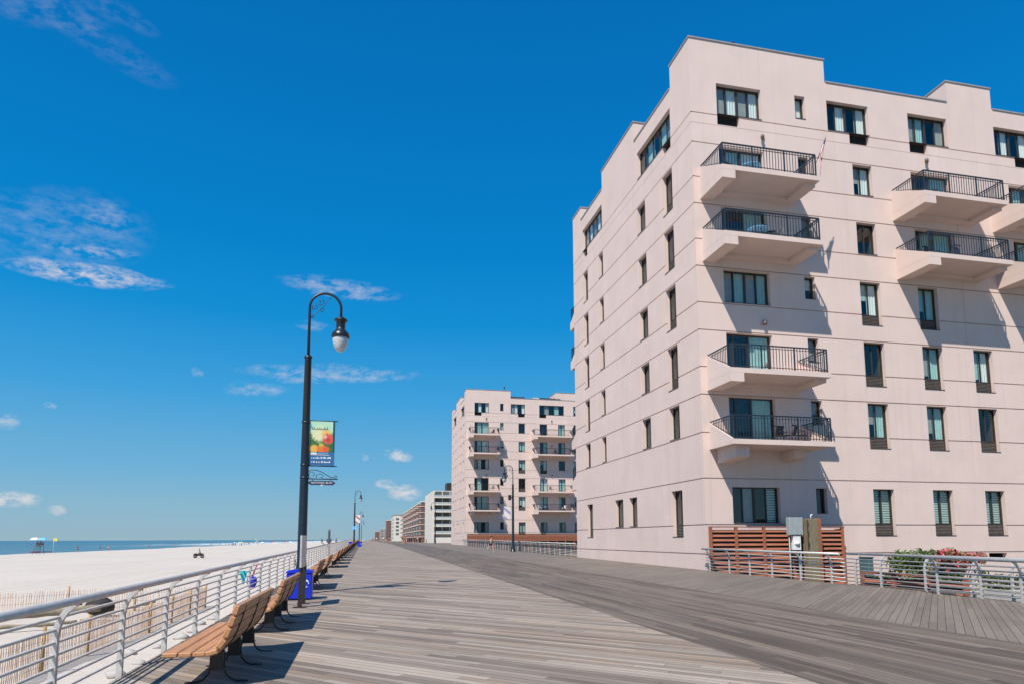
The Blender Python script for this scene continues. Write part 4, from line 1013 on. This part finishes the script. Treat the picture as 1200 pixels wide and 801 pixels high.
# ------------------------------------------------------------------ balcony furniture and flag
def chair_proto(m_):
    r = empty('patio_chair')
    b = MB(); b.box(-.26, .26, -.26, .26, .42, .46); b.build('seat', m_, r, bevel=.01)
    b = MB()
    for k in range(6): b.obox((-.22 + .088 * k, .30, .72), (1, 0, 0), (0, 1, .25), (0, -.25, 1), .03, .012, .28)
    b.obox((0, .37, 1.0), (1, 0, 0), (0, 1, .25), (0, -.25, 1), .27, .018, .03); b.build('backrest', m_, r)
    for x in (-.25, .25):
        b = MB(); b.tube([(x, -.25, 0), (x, -.25, .62), (x, .0, .66), (x, .3, .64)], .02, 5); b.build('armrest', m_, r)
        b = MB(); b.tube([(x, .26, 0), (x, .25, .42)], .02, 5); b.build('leg', m_, r)
    return r
CH = [(0, 1, 4.9, -1.3, 40, 'black', 'lowest corner balcony, right end'), (0, 1, 4.1, -1.0, 10, 'black', 'lowest corner balcony, left of another chair'), (0, 4, 3.9, -1.1, -20, 'black', 'fifth storey corner balcony'), (0, 4, 4.8, -1.2, 60, 'grey', 'right end of the fifth storey corner balcony'),
      (0, 5, 1.6, -1.2, 20, 'black', 'top corner balcony'), (0, 5, 14.6, -1.1, -30, 'navy', 'top middle balcony'), (0, 4, 14.0, -1.2, 15, 'black', 'lower of the two middle balconies, left end'), (0, 4, 15.4, -1.1, 190, 'navy', 'lower of the two middle balconies'),
      (1, 1, 1.3, -1.4, 80, 'white', 'lowest left balcony of the second block'), (1, 2, 1.2, -1.4, 70, 'white', 'second lowest left balcony of the second block'), (1, 2, 4.8, -1.4, -40, 'grey', 'second lowest left balcony of the second block, right end'), (1, 5, 1.3, -1.4, 80, 'black', 'top left balcony of the second block'), (1, 5, 4.8, -1.4, -60, 'black', 'top left balcony of the second block, right end'),
      (1, 1, 13.9, -1.5, 90, 'white', 'lowest right balcony of the second block'), (1, 1, 18.6, -1.5, -60, 'white', 'lowest right balcony of the second block, right end'), (1, 2, 16.2, -1.4, 30, 'grey', 'second lowest right balcony of the second block'), (1, 5, 13.8, -1.5, 90, 'white', 'top right balcony of the second block'), (1, 4, 17.2, -1.4, 10, 'black', 'second right balcony from the top of the second block')]
protos = {}
for bi, k, u, yy, rz_, m_, wh in CH:
    if m_ not in protos: o = protos[m_] = chair_proto(m_)
    else: o = copy_tree(protos[m_])
    bl = b1 if bi == 0 else b2
    o.location = (bl.location.x + u, bl.location.y + yy, bl.location.z + SLABZ[k] + .004); o.rotation_euler = (0, 0, R(rz_))
    tag(o, '%s slat-backed patio chair on the %s' % (m_ if m_ != 'navy' else 'dark blue', wh), 'chair', 'balcony chairs')
def table(loc, label, m_='sky'):
    r = empty('patio_table', loc, 0, label, 'table'); b = MB(); b.lathe([(.0, .68), (.55, .68), (.56, .70), (.55, .72), (.0, .72)], seg=20); b.build('tabletop', m_, r)
    for a in range(4):
        b = MB(); b.tube([(.3 * math.cos(a * 1.57), .3 * math.sin(a * 1.57), .675), (.42 * math.cos(a * 1.57), .42 * math.sin(a * 1.57), 0)], .02, 5); b.build('leg', 'black', r)
table((17.05 + 2.7, 31.3 - 1.2, SLABZ[5] + .004), 'round pale blue table on the top corner balcony')
table((17.05 + 2.9, 31.3 - 1.3, SLABZ[4] + .004), 'round pale blue table on the fifth storey corner balcony')
table((18.13 + 15.2, 122.8 - 1.4, .5 + SLABZ[1] + .004), 'small round table on the lowest right balcony of the second block', 'white')
def flag_mat():
    m, t, b = newmat('striped_flag'); o = t.sep(t.add('ShaderNodeUVMap').outputs[0])
    k = t.m('GREATER_THAN', t.m('FRACT', t.m('MULTIPLY', o[1], 6.5)), .5)
    c = t.mix(k, (.70, .68, .68), (.45, .02, .04))
    can = t.m('MULTIPLY', t.m('LESS_THAN', o[0], .4), t.m('GREATER_THAN', o[1], .46))
    t.put(b.inputs['Base Color'], t.mix(can, c, (.02, .03, .13))); b.inputs['Roughness'].default_value = .8; return m
M['flag'] = flag_mat()
r_ = empty('flag', (17.05 + 5.95, 29.05, SLABZ[5] + .75), 0, 'drooping red and white striped flag with blue corner on a leaning balcony staff', 'flag')
b = MB(); b.tube([(0, 0, 0), (.28, -.1, .75), (.55, -.2, 1.5)], .016, 6); b.build('staff', 'driftwood', r_)
me = bpy.data.meshes.new('cloth'); vs, fs, uv = [], [], []
for i in range(9):
    for j in range(9):
        a, c = i / 8, j / 8           # c along the staff, a away from it (hanging down)
        p = Vector((.10 + .42 * c, -.04 - .15 * c, .28 + 1.14 * c)); drop = 1.15 * a * (1 - .2 * c)
        vs.append(p + Vector((.12 * a - .42 * a * c + .045 * math.sin(9 * c + 3 * a), .05 * math.sin(12 * c + 2 * a), -drop)))
for i in range(8):
    for j in range(8): fs.append((i * 9 + j, (i + 1) * 9 + j, (i + 1) * 9 + j + 1, i * 9 + j + 1))
me.from_pydata(vs, [], fs); l_ = me.uv_layers.new()
for p in me.polygons:
    p.use_smooth = True
    for li in p.loop_indices: vi = me.loops[li].vertex_index; l_.data[li].uv = ((vi // 9) / 8, (vi % 9) / 8)
me.materials.append(M['flag']); o = bpy.data.objects.new('cloth', me); COL.objects.link(o); o.parent = r_

# ------------------------------------------------------------------ snow fences and debris on the sand
def snow_fence(label, a, b_, seed):
    rr = random.Random(seed); a, b_ = Vector(a), Vector(b_); L = (b_ - a).length; dr = (b_ - a).normalized(); nr = Vector((-dr.y, dr.x))
    r = empty('snow_fence', (a.x, a.y, zs(a.x, a.y)), 0, label, 'fence', 'sand fences'); z00 = zs(a.x, a.y)
    sl = MB(); n = int(L / .105)
    for i in range(n):
        s = i * .105 + rr.uniform(-.012, .012); p = a + dr * s; z = zs(p.x, p.y) - z00
        off = .05 * math.sin(s * 1.3); p = p - a + nr * (off + .0); tl = rr.uniform(-.035, .035) + .05 * math.sin(s * .7); h = 1.16 + rr.uniform(-.05, .04); w2 = .0185
        d3 = Vector((dr.x, dr.y, 0)); n3 = Vector((nr.x, nr.y, 0))
        sl.obox(Vector((p.x, p.y, z + h / 2 - .05)) + d3 * tl * .5, d3, n3, Vector((dr.x * tl, dr.y * tl, 1)), w2, .006, h / 2)
    sl.build('slats', 'slat', r)
    s = .4
    while s < L:
        p = a + dr * s; z = zs(p.x, p.y) - z00; p = p - a - nr * .03; b = MB()
        b.tube([(p.x, p.y, z - .2), (p.x + .02, p.y, z + 1.32)], .05, 7); b.build('post', 'post_wood', r); s += 3.0
    for h in (.2, .55, .9):
        b = MB(); b.tube([((a + dr * q_ - a).x + nr.x * (.05 * math.sin(q_ * 1.3) + .012), (a + dr * q_ - a).y + nr.y * (.05 * math.sin(q_ * 1.3) + .012), zs(*(a + dr * q_)) - z00 + h) for q_ in [L * i / 30 for i in range(31)]], .005, 4); b.build('wire', 'grey', r)
snow_fence('slatted sand fence running beside the boardwalk on the near beach', (-9.05, 6.0), (-8.45, 39.7), 3)
snow_fence('slatted sand fence crossing the beach behind the driftwood', (-8.5, 39.8), (-26.0, 36.3), 4)
rr_rock = random.Random(6)
def lump(name, label, cat, loc, m_, rx, ry, rz_, seed, n=9):
    b = MB(); seg = 14
    for i in range(n):
        for k in range(seg):
            ph = math.pi * i / (n - 1) - math.pi / 2; a = 2 * math.pi * k / seg; s = 1 + .5 * vn(seed + math.cos(a) * 1.7 + i * .4, seed + math.sin(a) * 1.7)
            b.v.append((rx * math.cos(ph) * math.cos(a) * s, ry * math.cos(ph) * math.sin(a) * s, rz_ * math.sin(ph) * s))
    for i in range(n - 1):
        for k in range(seg): b.f.append((i * seg + k, i * seg + (k + 1) % seg, (i + 1) * seg + (k + 1) % seg, (i + 1) * seg + k)); b.mi.append(0); b.sm.append(True)
    o = b.build(name, m_, None, loc); tag(o, label, cat)
def log(label, a, b_, r0, r1, seed):
    a = Vector(a); b_ = Vector(b_); rr = random.Random(seed); m_ = MB(); n = 14
    pts = [(b_ - a) * (i / n) + Vector((rr.uniform(-.03, .03), rr.uniform(-.03, .03), rr.uniform(-.03, .03))) for i in range(n + 1)]
    m_.tube(pts, [(r0 + (r1 - r0) * i / n) * rr.uniform(.9, 1.1) for i in range(n + 1)], 9); o = m_.build('driftwood_log', 'driftwood', None, a); tag(o, label, 'driftwood', 'driftwood on the sand')
log('long pale driftwood trunk lying inside the sand fences', (-17.2, 32.4, -1.72), (-12.0, 35.0, -1.55), .13, .17, 1)
log('shorter driftwood log lying in front of the long trunk', (-15.0, 30.6, -1.86), (-11.8, 31.8, -1.82), .09, .07, 2)
log('thin leaning driftwood pole propped near the dark tarpaulin', (-12.3, 33.6, -1.95), (-10.2, 36.8, -1.45), .07, .05, 3)
lump('tarpaulin', 'dark crumpled tarpaulin heap beside the sand fence', 'tarpaulin', (-12.6, 36.6, -1.62), 'black', .62, .5, .42, 2.3)
for k_ in range(14):
    gx, gy = rr_rock.uniform(-7.6, -6.2), 9 + k_ * 1.9 + rr_rock.uniform(-.5, .5); q_ = rr_rock.uniform(.10, .22)
    lump('stone', 'pale grey stone in the line of stones at the foot of the near sand fence', 'stone', (gx, gy, zs(gx, gy) + q_ * .3), 'concrete', q_ * 1.3, q_, q_ * .7, k_ * 3.7)
for o_ in [o_ for o_ in COL.objects if o_.name.startswith('stone')]: o_['group'] = 'stones by the sand fence'
lump('beach_towel', 'pink crumpled towel on the sand at the left edge', 'towel', (-15.6, 30.2, -1.75), 'pink', .3, .3, .3, 90.0)

# ------------------------------------------------------------------ people
TMP = bpy.data.scenes.new('scratch')
def skin_mesh(name, nodes, edges, m_, sub=1):
    """grow one continuous surface around a skeleton: nodes = [(x, y, z, radius)]"""
    me = bpy.data.meshes.new(name); me.from_pydata([n[:3] for n in nodes], edges, [])
    o = bpy.data.objects.new(name, me); TMP.collection.objects.link(o)
    o.modifiers.new('skin', 'SKIN')
    if not me.skin_vertices: return None
    for i, n in enumerate(nodes):
        s = me.skin_vertices[0].data[i]; s.radius = (n[3], n[3]); s.use_root = (i == 0)
    o.modifiers['skin'].use_smooth_shade = True
    if sub: ss = o.modifiers.new('sub', 'SUBSURF'); ss.levels = sub; ss.render_levels = sub
    TMP.view_layers[0].update(); dg = TMP.view_layers[0].depsgraph
    out = bpy.data.meshes.new_from_object(o.evaluated_get(dg)); out.materials.clear(); out.materials.append(M[m_])
    for p in out.polygons: p.use_smooth = True; p.material_index = 0
    bpy.data.objects.remove(o); out.name = name
    return out
POSE = dict(  # legs (hip, knee) L R, arms (shoulder, elbow) L R, lean, sitting height
    run=((42, 38), (-28, 75), (-38, 80), (38, 85), 9), walk=((22, 6), (-20, 18), (-18, 16), (20, 20), 3), stand=((3, 2), (-2, 4), (4, 10), (-4, 12), 0),
    sit=((88, 85), (84, 80), (45, 50), (40, 50), 6), ride=((72, 70), (40, 55), (62, 22), (60, 24), 24), atv=((72, 78), (72, 78), (58, 35), (58, 35), 12), wade=((10, 8), (-8, 10), (20, 40), (-30, 30), 4))
PCACHE = {}
def person_meshes(pose, top, bottom, long_, hair_, detail):
    key = (pose, top, bottom, long_, hair_, detail)
    if key in PCACHE: return PCACHE[key]
    lg0, lg1, ar0, ar1, lean = POSE[pose]; la = R(lean)
    def up(p):           # lean the trunk about the pelvis
        y, z = p[1], p[2] - .93
        return (p[0], y * math.cos(la) + z * math.sin(la), .93 + z * math.cos(la) - y * math.sin(la)) + tuple(p[3:])
    N, E_ = [], []
    def add(p, par=None):
        N.append(p); i = len(N) - 1
        if par is not None: E_.append((par, i))
        return i
    pel = add((0, 0, .93, .125)); sp = add(up((0, 0, 1.12, .112)), pel); ch = add(up((0, .0, 1.32, .135)), sp); nb = add(up((0, -.01, 1.46, .062)), ch); nk = add(up((0, .005, 1.52, .050)), nb)
    h1 = add(up((0, .018, 1.585, .074)), nk); h2 = add(up((0, .012, 1.67, .092)), h1); h3 = add(up((0, .0, 1.735, .055)), h2)
    if detail: add(up((0, .118, 1.635, .014)), h1)
    J = {}
    for s, (hp, kn), (sh, el_) in ((-1, lg0, ar0), (1, lg1, ar1)):
        a, k = R(hp), R(hp - kn)
        hip = add((s * .09, 0, .88, .088), pel); mid = add((s * .095, .2 * math.sin(a), .88 - .2 * math.cos(a), .078), hip); kx = (s * .10, .43 * math.sin(a), .88 - .43 * math.cos(a)); kn_ = add(kx + (.055,), mid)
        cx = (s * .10, kx[1] + .14 * math.sin(k), kx[2] - .14 * math.cos(k)); ca = add(cx + (.056,), kn_)
        ax = (s * .10, kx[1] + .41 * math.sin(k), kx[2] - .41 * math.cos(k)); an = add(ax + (.036,), ca)
        f1 = (s * .105, ax[1] + .07 * math.cos(k) + .02, ax[2] - .05 + .07 * math.sin(k)); f2 = (s * .115, ax[1] + .17 * math.cos(k), ax[2] - .06 + .17 * math.sin(k)); fa = add(f1 + (.036,), an); fb = add(f2 + (.026,), fa)
        b0, b1_ = R(sh), R(sh + el_)
        S = up((s * .175, 0, 1.40, .056)); si = add(S, ch); ex = (s * .23, S[1] + .28 * math.sin(b0), S[2] - .28 * math.cos(b0)); e0 = add(((S[0] + ex[0]) / 2, (S[1] + ex[1]) / 2, (S[2] + ex[2]) / 2, .045), si); ei = add(ex + (.037,), e0)
        wx = (s * .235, ex[1] + .25 * math.sin(b1_), ex[2] - .25 * math.cos(b1_)); wi = add(wx + (.026,), ei); dx = Vector((0, math.sin(b1_), -math.cos(b1_))); nx_ = Vector((0, math.cos(b1_), math.sin(b1_)))
        pw = Vector(wx) + dx * .075; pi_ = add(tuple(pw) + (.032,), wi)
        if detail:
            for q, ln in ((-.024, .075), (-.008, .088), (.008, .083), (.024, .065)):
                p1 = pw + dx * .04 + nx_ * q; p2 = p1 + dx * ln * .5 + Vector((-s * .008, 0, 0)); p3 = p2 + dx * ln * .4 + Vector((-s * .025, 0, 0))
                f = add(tuple(p1) + (.011,), pi_); f = add(tuple(p2) + (.009,), f); add(tuple(p3) + (.007,), f)
            p1 = pw + nx_ * .045 - dx * .03; f = add(tuple(p1) + (.012,), pi_); add(tuple(p1 + dx * .04 + nx_ * .02) + (.008,), f)
        J[s] = (hip, mid, kn_, ca, an, fa, fb, si, e0, ei)
    zmin = min(N[J[s][6]][2] for s in (-1, 1)) - .03
    if pose in ('sit', 'ride', 'atv'): zmin = .93 - .12            # origin at the seat
    N2 = [(n[0], n[1], n[2] - zmin, n[3]) for n in N]
    body = skin_mesh('body', N2, E_, 'skin')
    out = [('body', body)]
    def sub_(name, idx, edges, m_, grow, cut={}):
        mp = {i: k for k, i in enumerate(idx)}
        nn = [(N2[i][0], N2[i][1], N2[i][2], N2[i][3] + grow + cut.get(i, 0)) for i in idx]
        out.append((name, skin_mesh(name, nn, [(mp[a], mp[b]) for a, b in edges], m_)))
    if top: sub_('shirt', [ch, sp, pel, J[-1][7], J[-1][8], J[1][7], J[1][8]], [(ch, sp), (sp, pel), (ch, J[-1][7]), (J[-1][7], J[-1][8]), (ch, J[1][7]), (J[1][7], J[1][8])], top, .016)
    idx = [pel]; ed = []
    for s in (-1, 1):
        h = J[s]; q = [h[0], h[1]] + ([h[2], h[3], h[4]] if long_ else []); idx += q; ed += [(pel, h[0])] + list(zip(q[:-1], q[1:]))
    sub_('trousers' if long_ else 'shorts', idx, ed, bottom, .02)
    for s in (-1, 1): sub_('shoe', [J[s][5], J[s][6]], [(J[s][5], J[s][6])], 'white' if bottom != 'white' else 'grey', .016)
    a, c, e = N2[h1], N2[h2], N2[h3]
    out.append(('hair', skin_mesh('hair', [(c[0], c[1] - .022, c[2] + .012, .094), (e[0], e[1] - .005, e[2] + .01, .06), (a[0], a[1] - .055, a[2] + .02, .05)], [(0, 1), (0, 2)], hair_)))
    if detail:
        fm = MB()
        for s in (-1, 1):
            fm.lathe([(0, -.011), (.009, -.006), (.011, 0), (.009, .006), (0, .011)], (s * .034, c[1] + .083, c[2] - .005), 8)
            fm.lathe([(0, -.03), (.012, -.02), (.016, 0), (.012, .02), (0, .03)], (s * .094, c[1] - .005, c[2] - .025), 8, 1)
        fm.box(-.022, .022, a[1] + .068, a[1] + .080, a[2] - .005, a[2] + .003, 2)
        out.append(('face_features', fm.mesh('face_features', [M['black'], M['skin'], M['red']])))
    PCACHE[key] = out
    return out
def person(label, loc, yaw, pose, top, bottom, long_=False, hair_='hair', detail=False, group=None, parent_scale=1.0):
    ms = person_meshes(pose, top, bottom, long_, hair_, detail)
    b = bpy.data.objects.new('person', ms[0][1]); COL.objects.link(b); b.location = loc; b.rotation_euler = (0, 0, yaw); b.scale = (parent_scale,) * 3
    tag(b, label, 'person', group)
    for n, me in ms[1:]:
        o = bpy.data.objects.new(n, me); COL.objects.link(o); o.parent = b
    return b
person('bare-chested runner in dark shorts jogging in front of the second block', (13.88, 74.3, zd(74.3)), R(200), 'run', None, 'navy', detail=True)
rider = person('cyclist in a red top riding towards the camera down the boardwalk', (6.9, 121.5, zd(121) + .98), R(195), 'ride', 'red', 'navy', hair_='white')
def bicycle(loc, yaw, label):
    r = empty('bicycle', loc, yaw, label, 'bicycle')
    for y in (-.52, .52):
        b = MB(); b.tube([(0, y + .33 * math.cos(R(a)), .34 + .33 * math.sin(R(a))) for a in range(0, 361, 15)], .018, 6, caps=False); w_ = b.build('wheel', 'rubber', r)
        b = MB()
        for a in range(0, 180, 20): b.tube([(0, y + .32 * math.cos(R(a)), .34 + .32 * math.sin(R(a))), (0, y - .32 * math.cos(R(a)), .34 - .32 * math.sin(R(a)))], .003, 3)
        b.build('spokes', 'steel', w_)
    b = MB()
    for p in ([(0, -.52, .34), (0, -.05, .30), (0, .38, .80), (0, -.18, .78), (0, -.05, .30)], [(0, -.52, .34), (0, -.18, .78)], [(0, .52, .34), (0, .36, .95)], [(0, -.05, .30), (0, .41, .72)]): b.tube(p, .018, 6)
    b.build('frame', 'red', r)
    b = MB(); b.tube([(-.26, .26, .98), (-.18, .36, 1.0), (0, .37, .98), (.18, .36, 1.0), (.26, .26, .98)], .014, 6); b.build('handlebar', 'black', r)
    b = MB(); b.prism([(-.30, -.08), (-.30, .08), (-.02, .025), (-.02, -.025)], lambda y, x, z: (x, y, z), .84, .89); b.tube([(0, -.18, .78), (0, -.19, .84)], .014, 5); b.build('saddle', 'black', r)
    b = MB(); b.tube([(-.16, -.05, .22), (-.06, -.05, .22), (-.06, -.05, .30), (.06, -.05, .30), (.06, -.05, .38), (.16, -.05, .38)], .014, 5); b.build('pedals', 'black', r)
bicycle((6.9, 121.4, zd(121)), R(195), 'bicycle with a red frame under the cyclist in red')
WALK = [('walker in a white shirt left of centre on the far boardwalk', 3.5, 215, 'white', 'black', 190, 'walk'), ('walker in a dark top just right of the white-shirted walker', 6.1, 205, 'black', 'pink', 10, 'walk'), ('walker in white by the base of the long brick block', 15.6, 206, 'white', 'navy', 20, 'walk'),
        ('distant stroller in teal among the far group', 8.4, 250, 'teal', 'navy', 185, 'walk'), ('distant stroller in blue among the far group', 9.7, 262, 'sky', 'black', 170, 'stand'), ('distant stroller in black among the far group', 7.2, 270, 'black', 'grey', 5, 'walk'),
        ('distant stroller in pale grey right behind the cyclist', 8.9, 160, 'grey', 'white', 175, 'walk'), ('distant stroller in pink right of the cyclist', 12.0, 215, 'pink', 'navy', 0, 'walk'), ('distant stroller in red at the back of the far group', 6.0, 300, 'red', 'black', 180, 'stand'), ('distant stroller in yellow at the back of the far group', 10.6, 290, 'yellow', 'navy', 180, 'walk')]
WALK += [('distant walker in white beside the walker in dark top', 4.9, 190, 'white', 'navy', 0, 'walk'), ('distant walker in red left of centre on the far boardwalk', 2.6, 245, 'red', 'black', 180, 'walk'), ('distant walker in navy near the right lamp post', 12.8, 185, 'navy', 'black', 15, 'walk'), ('distant walker in teal in front of the long brick block', 13.6, 230, 'teal', 'white', 190, 'walk'), ('distant walker in black close behind the cyclist', 8.0, 150, 'black', 'grey', 180, 'walk')]
for lb, x, y, tp, bt, yw, ps in WALK: person(lb, (x, y, zd(y)), R(yw), ps, tp, bt, group='people on the far boardwalk')
# quad bike on the sand
qx, qy = -32.4, 144.0
def quad():
    z = zs(qx, qy) + .02
    r = empty('quad_bike', (qx, qy, z), R(100), 'dark maroon quad bike parked on the open sand with its rider', 'quad bike')
    for x in (-.46, .46):
        for y in (-.62, .66):
            b = MB(); b.tube([(x + d, y, .32) for d in (-.14, -.12, .12, .14)], [.25, .32, .32, .25], 14); w_ = b.build('wheel', 'rubber', r)
            b = MB(); b.tube([(x - .15, y, .32), (x + .15, y, .32)], .14, 10); b.build('rim', 'grey', w_)
    b = MB(); b.prism([(-.85, .62), (-.78, .80), (-.40, .86), (.20, .80), (.62, .92), (.95, .80), (.98, .62), (.5, .42), (-.5, .42)], lambda y, z_, x: (x, y, z_), -.22, .22); b.build('body', 'quad_red', r, bevel=.03)
    for y in (-.62, .66):
        for s in (-1, 1):
            b = MB(); b.prism([(y - .42, .56), (y - .30, .72), (y + .30, .74), (y + .44, .58), (y + .40, .55), (y + .28, .69), (y - .28, .67), (y - .38, .53)], lambda yy, z_, x: (x, yy, z_), *sorted((s * .225, s * .62))); b.build('fender', 'black', r)
    b = MB(); b.box(-.16, .16, -.62, .12, .862, .93); b.build('seat', 'black', r, bevel=.03)
    b = MB(); b.tube([(0, .42, .85), (0, .36, 1.08), ], .03, 6); b.tube([(-.36, .26, 1.10), (-.18, .36, 1.08), (.18, .36, 1.08), (.36, .26, 1.10)], .018, 6); b.build('handlebar', 'black', r)
    for y in (-.75, .72):
        b = MB()
        for x in (-.3, 0, .3): b.tube([(x, y - .28, .95), (x, y + .28, .95)], .014, 5)
        b.tube([(-.3, y - .28, .95), (.3, y - .28, .95)], .014, 5); b.tube([(-.3, y + .28, .95), (.3, y + .28, .95)], .014, 5); b.tube([(-.2, y, .74), (-.2, y, .95)], .014, 5); b.tube([(.2, y, .74), (.2, y, .95)], .014, 5); b.build('rack', 'black', r)
    person('grey-shirted rider seated on the dark quad bike', (qx + .2, qy + .05, z + .93), R(100), 'atv', 'grey', 'navy', True)
quad()
# lifeguard stand near the waterline
def umbrella(label, loc, m_, h=2.3, r0=1.15, group='beach umbrellas'):
    r = empty('beach_umbrella', loc, 0, label, 'umbrella', group)
    b = MB(); b.tube([(0, 0, -.2), (0, 0, h)], .022, 5); b.build('pole', 'white', r)
    b = MB(); n = 8
    ring = lambda rr, z: [(rr * math.cos(2 * math.pi * k / n), rr * math.sin(2 * math.pi * k / n), z) for k in range(n)]
    r1, r2 = ring(r0, h - .62), ring(r0 * .66, h - .16); r3, r4 = ring(r0 - .02, h - .64), ring(r0 * .66, h - .19)
    for k in range(n):
        j = (k + 1) % n; b.face([r1[k], r1[j], r2[j], r2[k]], 0); b.face([r2[k], r2[j], (0, 0, h)], 0); b.face([r3[j], r3[k], r4[k], r4[j]], 0); b.face([r4[j], r4[k], (0, 0, h - .03)], 0); b.face([r1[j], r1[k], r3[k], r3[j]], 0)
    b.build('canopy', m_, r)
lx, ly = -80.2, 190.0
lz = zs(lx, ly)
r_ = empty('lifeguard_stand', (lx, ly, lz), R(60), 'tall dark wooden lifeguard stand with seats near the waterline on the left', 'lifeguard stand')
for x in (-.8, .8):
    for y in (-.5, .6):
        b = MB(); b.tube([(x * 1.15, y * 1.2, -.1), (x, y, 1.9)], .06, 5); b.build('leg', 'louvre', r_)
b = MB(); b.box(-.95, .95, -.6, .7, 1.75, 1.83); b.box(-.9, .9, -.35, .1, 2.1, 2.18); b.box(-.9, .9, -.42, -.35, 2.18, 2.85); b.build('seat', 'louvre', r_)
b = MB()
for k in range(5): b.box(-.9, .9, .66 + .04 * (4 - k), .72 + .04 * (4 - k), .25 + .35 * k, .32 + .35 * k)
b.build('ladder', 'louvre', r_)
b = MB(); b.box(-2.6, 3.2, -.5, -.4, .35, .55); b.build('rescue_board', 'red', r_)
person('lifeguard in red seated left on the tall stand', (lx - .3, ly - .35, lz + 2.19), R(60), 'sit', 'red', 'red', group='lifeguards')
person('lifeguard in dark blue seated right on the tall stand', (lx + .15, ly + .45, lz + 2.19), R(60), 'sit', 'navy', 'red', group='lifeguards')
umbrella('white umbrella shading the left seat of the lifeguard stand', (lx - .7, ly - .6, lz + 1.3), 'white', 2.8, 1.2)
umbrella('pale blue umbrella shading the right seat of the lifeguard stand', (lx + .4, ly + .8, lz + 1.3), 'sky', 2.75, 1.35)
def small_flag(label, loc, m_):
    r = empty('beach_flag', loc, 0, label, 'flag'); b = MB(); b.tube([(0, 0, -.2), (0, 0, 3.9)], .03, 5); b.build('pole', 'white', r)
    b = MB(); b.prism([(0, 0), (.35, .06), (.75, -.02), (.75, .72), (.35, .8), (0, .74)], lambda x, z, y: (x, y + .1 * math.sin(x * 7), z + 3.1), -.008, .008); b.build('cloth', m_, r)
small_flag('yellow flag on a pole right of the lifeguard stand', (lx + 2.7, ly + 1.2, lz), 'yellow')
# far lifeguard stand
def far_stand(x, y, label):
    z = zs(x, y); r = empty('lifeguard_stand', (x, y, z), R(60), label, 'lifeguard stand'); b = MB()
    for px in (-.9, .9):
        for py in (-.6, .6): b.tube([(px, py, -.1), (px * .8, py * .8, 2)], .09, 5)
    b.box(-1.1, 1.1, -.8, .8, 2, 2.2); b.build('platform', 'white', r); b = MB(); b.box(-1, 1, -.75, -.6, 2.2, 3.3); b.box(-1.2, 1.2, -.85, .85, 3.7, 3.85); b.box(-1, -.9, -.7, -.6, 3.3, 3.7); b.box(.9, 1, -.7, -.6, 3.3, 3.7); b.build('cabin', 'white', r)
far_stand(-78, 520, 'tiny white lifeguard stand far along the beach near the horizon')
rr = random.Random(21)
tops = ['white', 'red', 'navy', 'teal', 'black', 'pink', 'yellow', 'sky']
near = [(-80.5, 214, 'red', 'bather in red by the waterline right of the lifeguard stand'), (-81, 232, 'black', 'bather in black standing by the surf between the stand and the quad bike'), (-80, 236, 'pink', 'bather in pink beside another by the surf'), (-81.5, 282, 'navy', 'bather in navy by the surf just left of the quad bike'), (-80.2, 312, 'white', 'bather in white by the surf above the quad bike')]
for x, y, tp, lb in near: person(lb, (x, y, zs(x, y)), rr.uniform(0, 6), rr.choice(('stand', 'walk', 'wade')), tp, 'navy', group='bathers')
for i in range(34):
    y = rr.uniform(395, 480) if i < 20 else rr.uniform(480, 760); x = rr.uniform(-84, -70)
    person('tiny beachgoer in the distant crowd along the surf', (x, y, zs(x, y)), rr.uniform(0, 6), rr.choice(('stand', 'walk', 'wade')), rr.choice(tops[:5]), rr.choice(('navy', 'black')), group='distant beach crowd')
for i in range(12):
    y = rr.uniform(420, 900); x = rr.uniform(-82, -60)
    umbrella('tiny beach umbrella in the distant crowd along the surf', (x, y, zs(x, y)), rr.choice(('white', 'white', 'sky', 'red', 'yellow')), 2.2, 1.25, 'distant beach umbrellas')

bpy.data.scenes.remove(TMP)
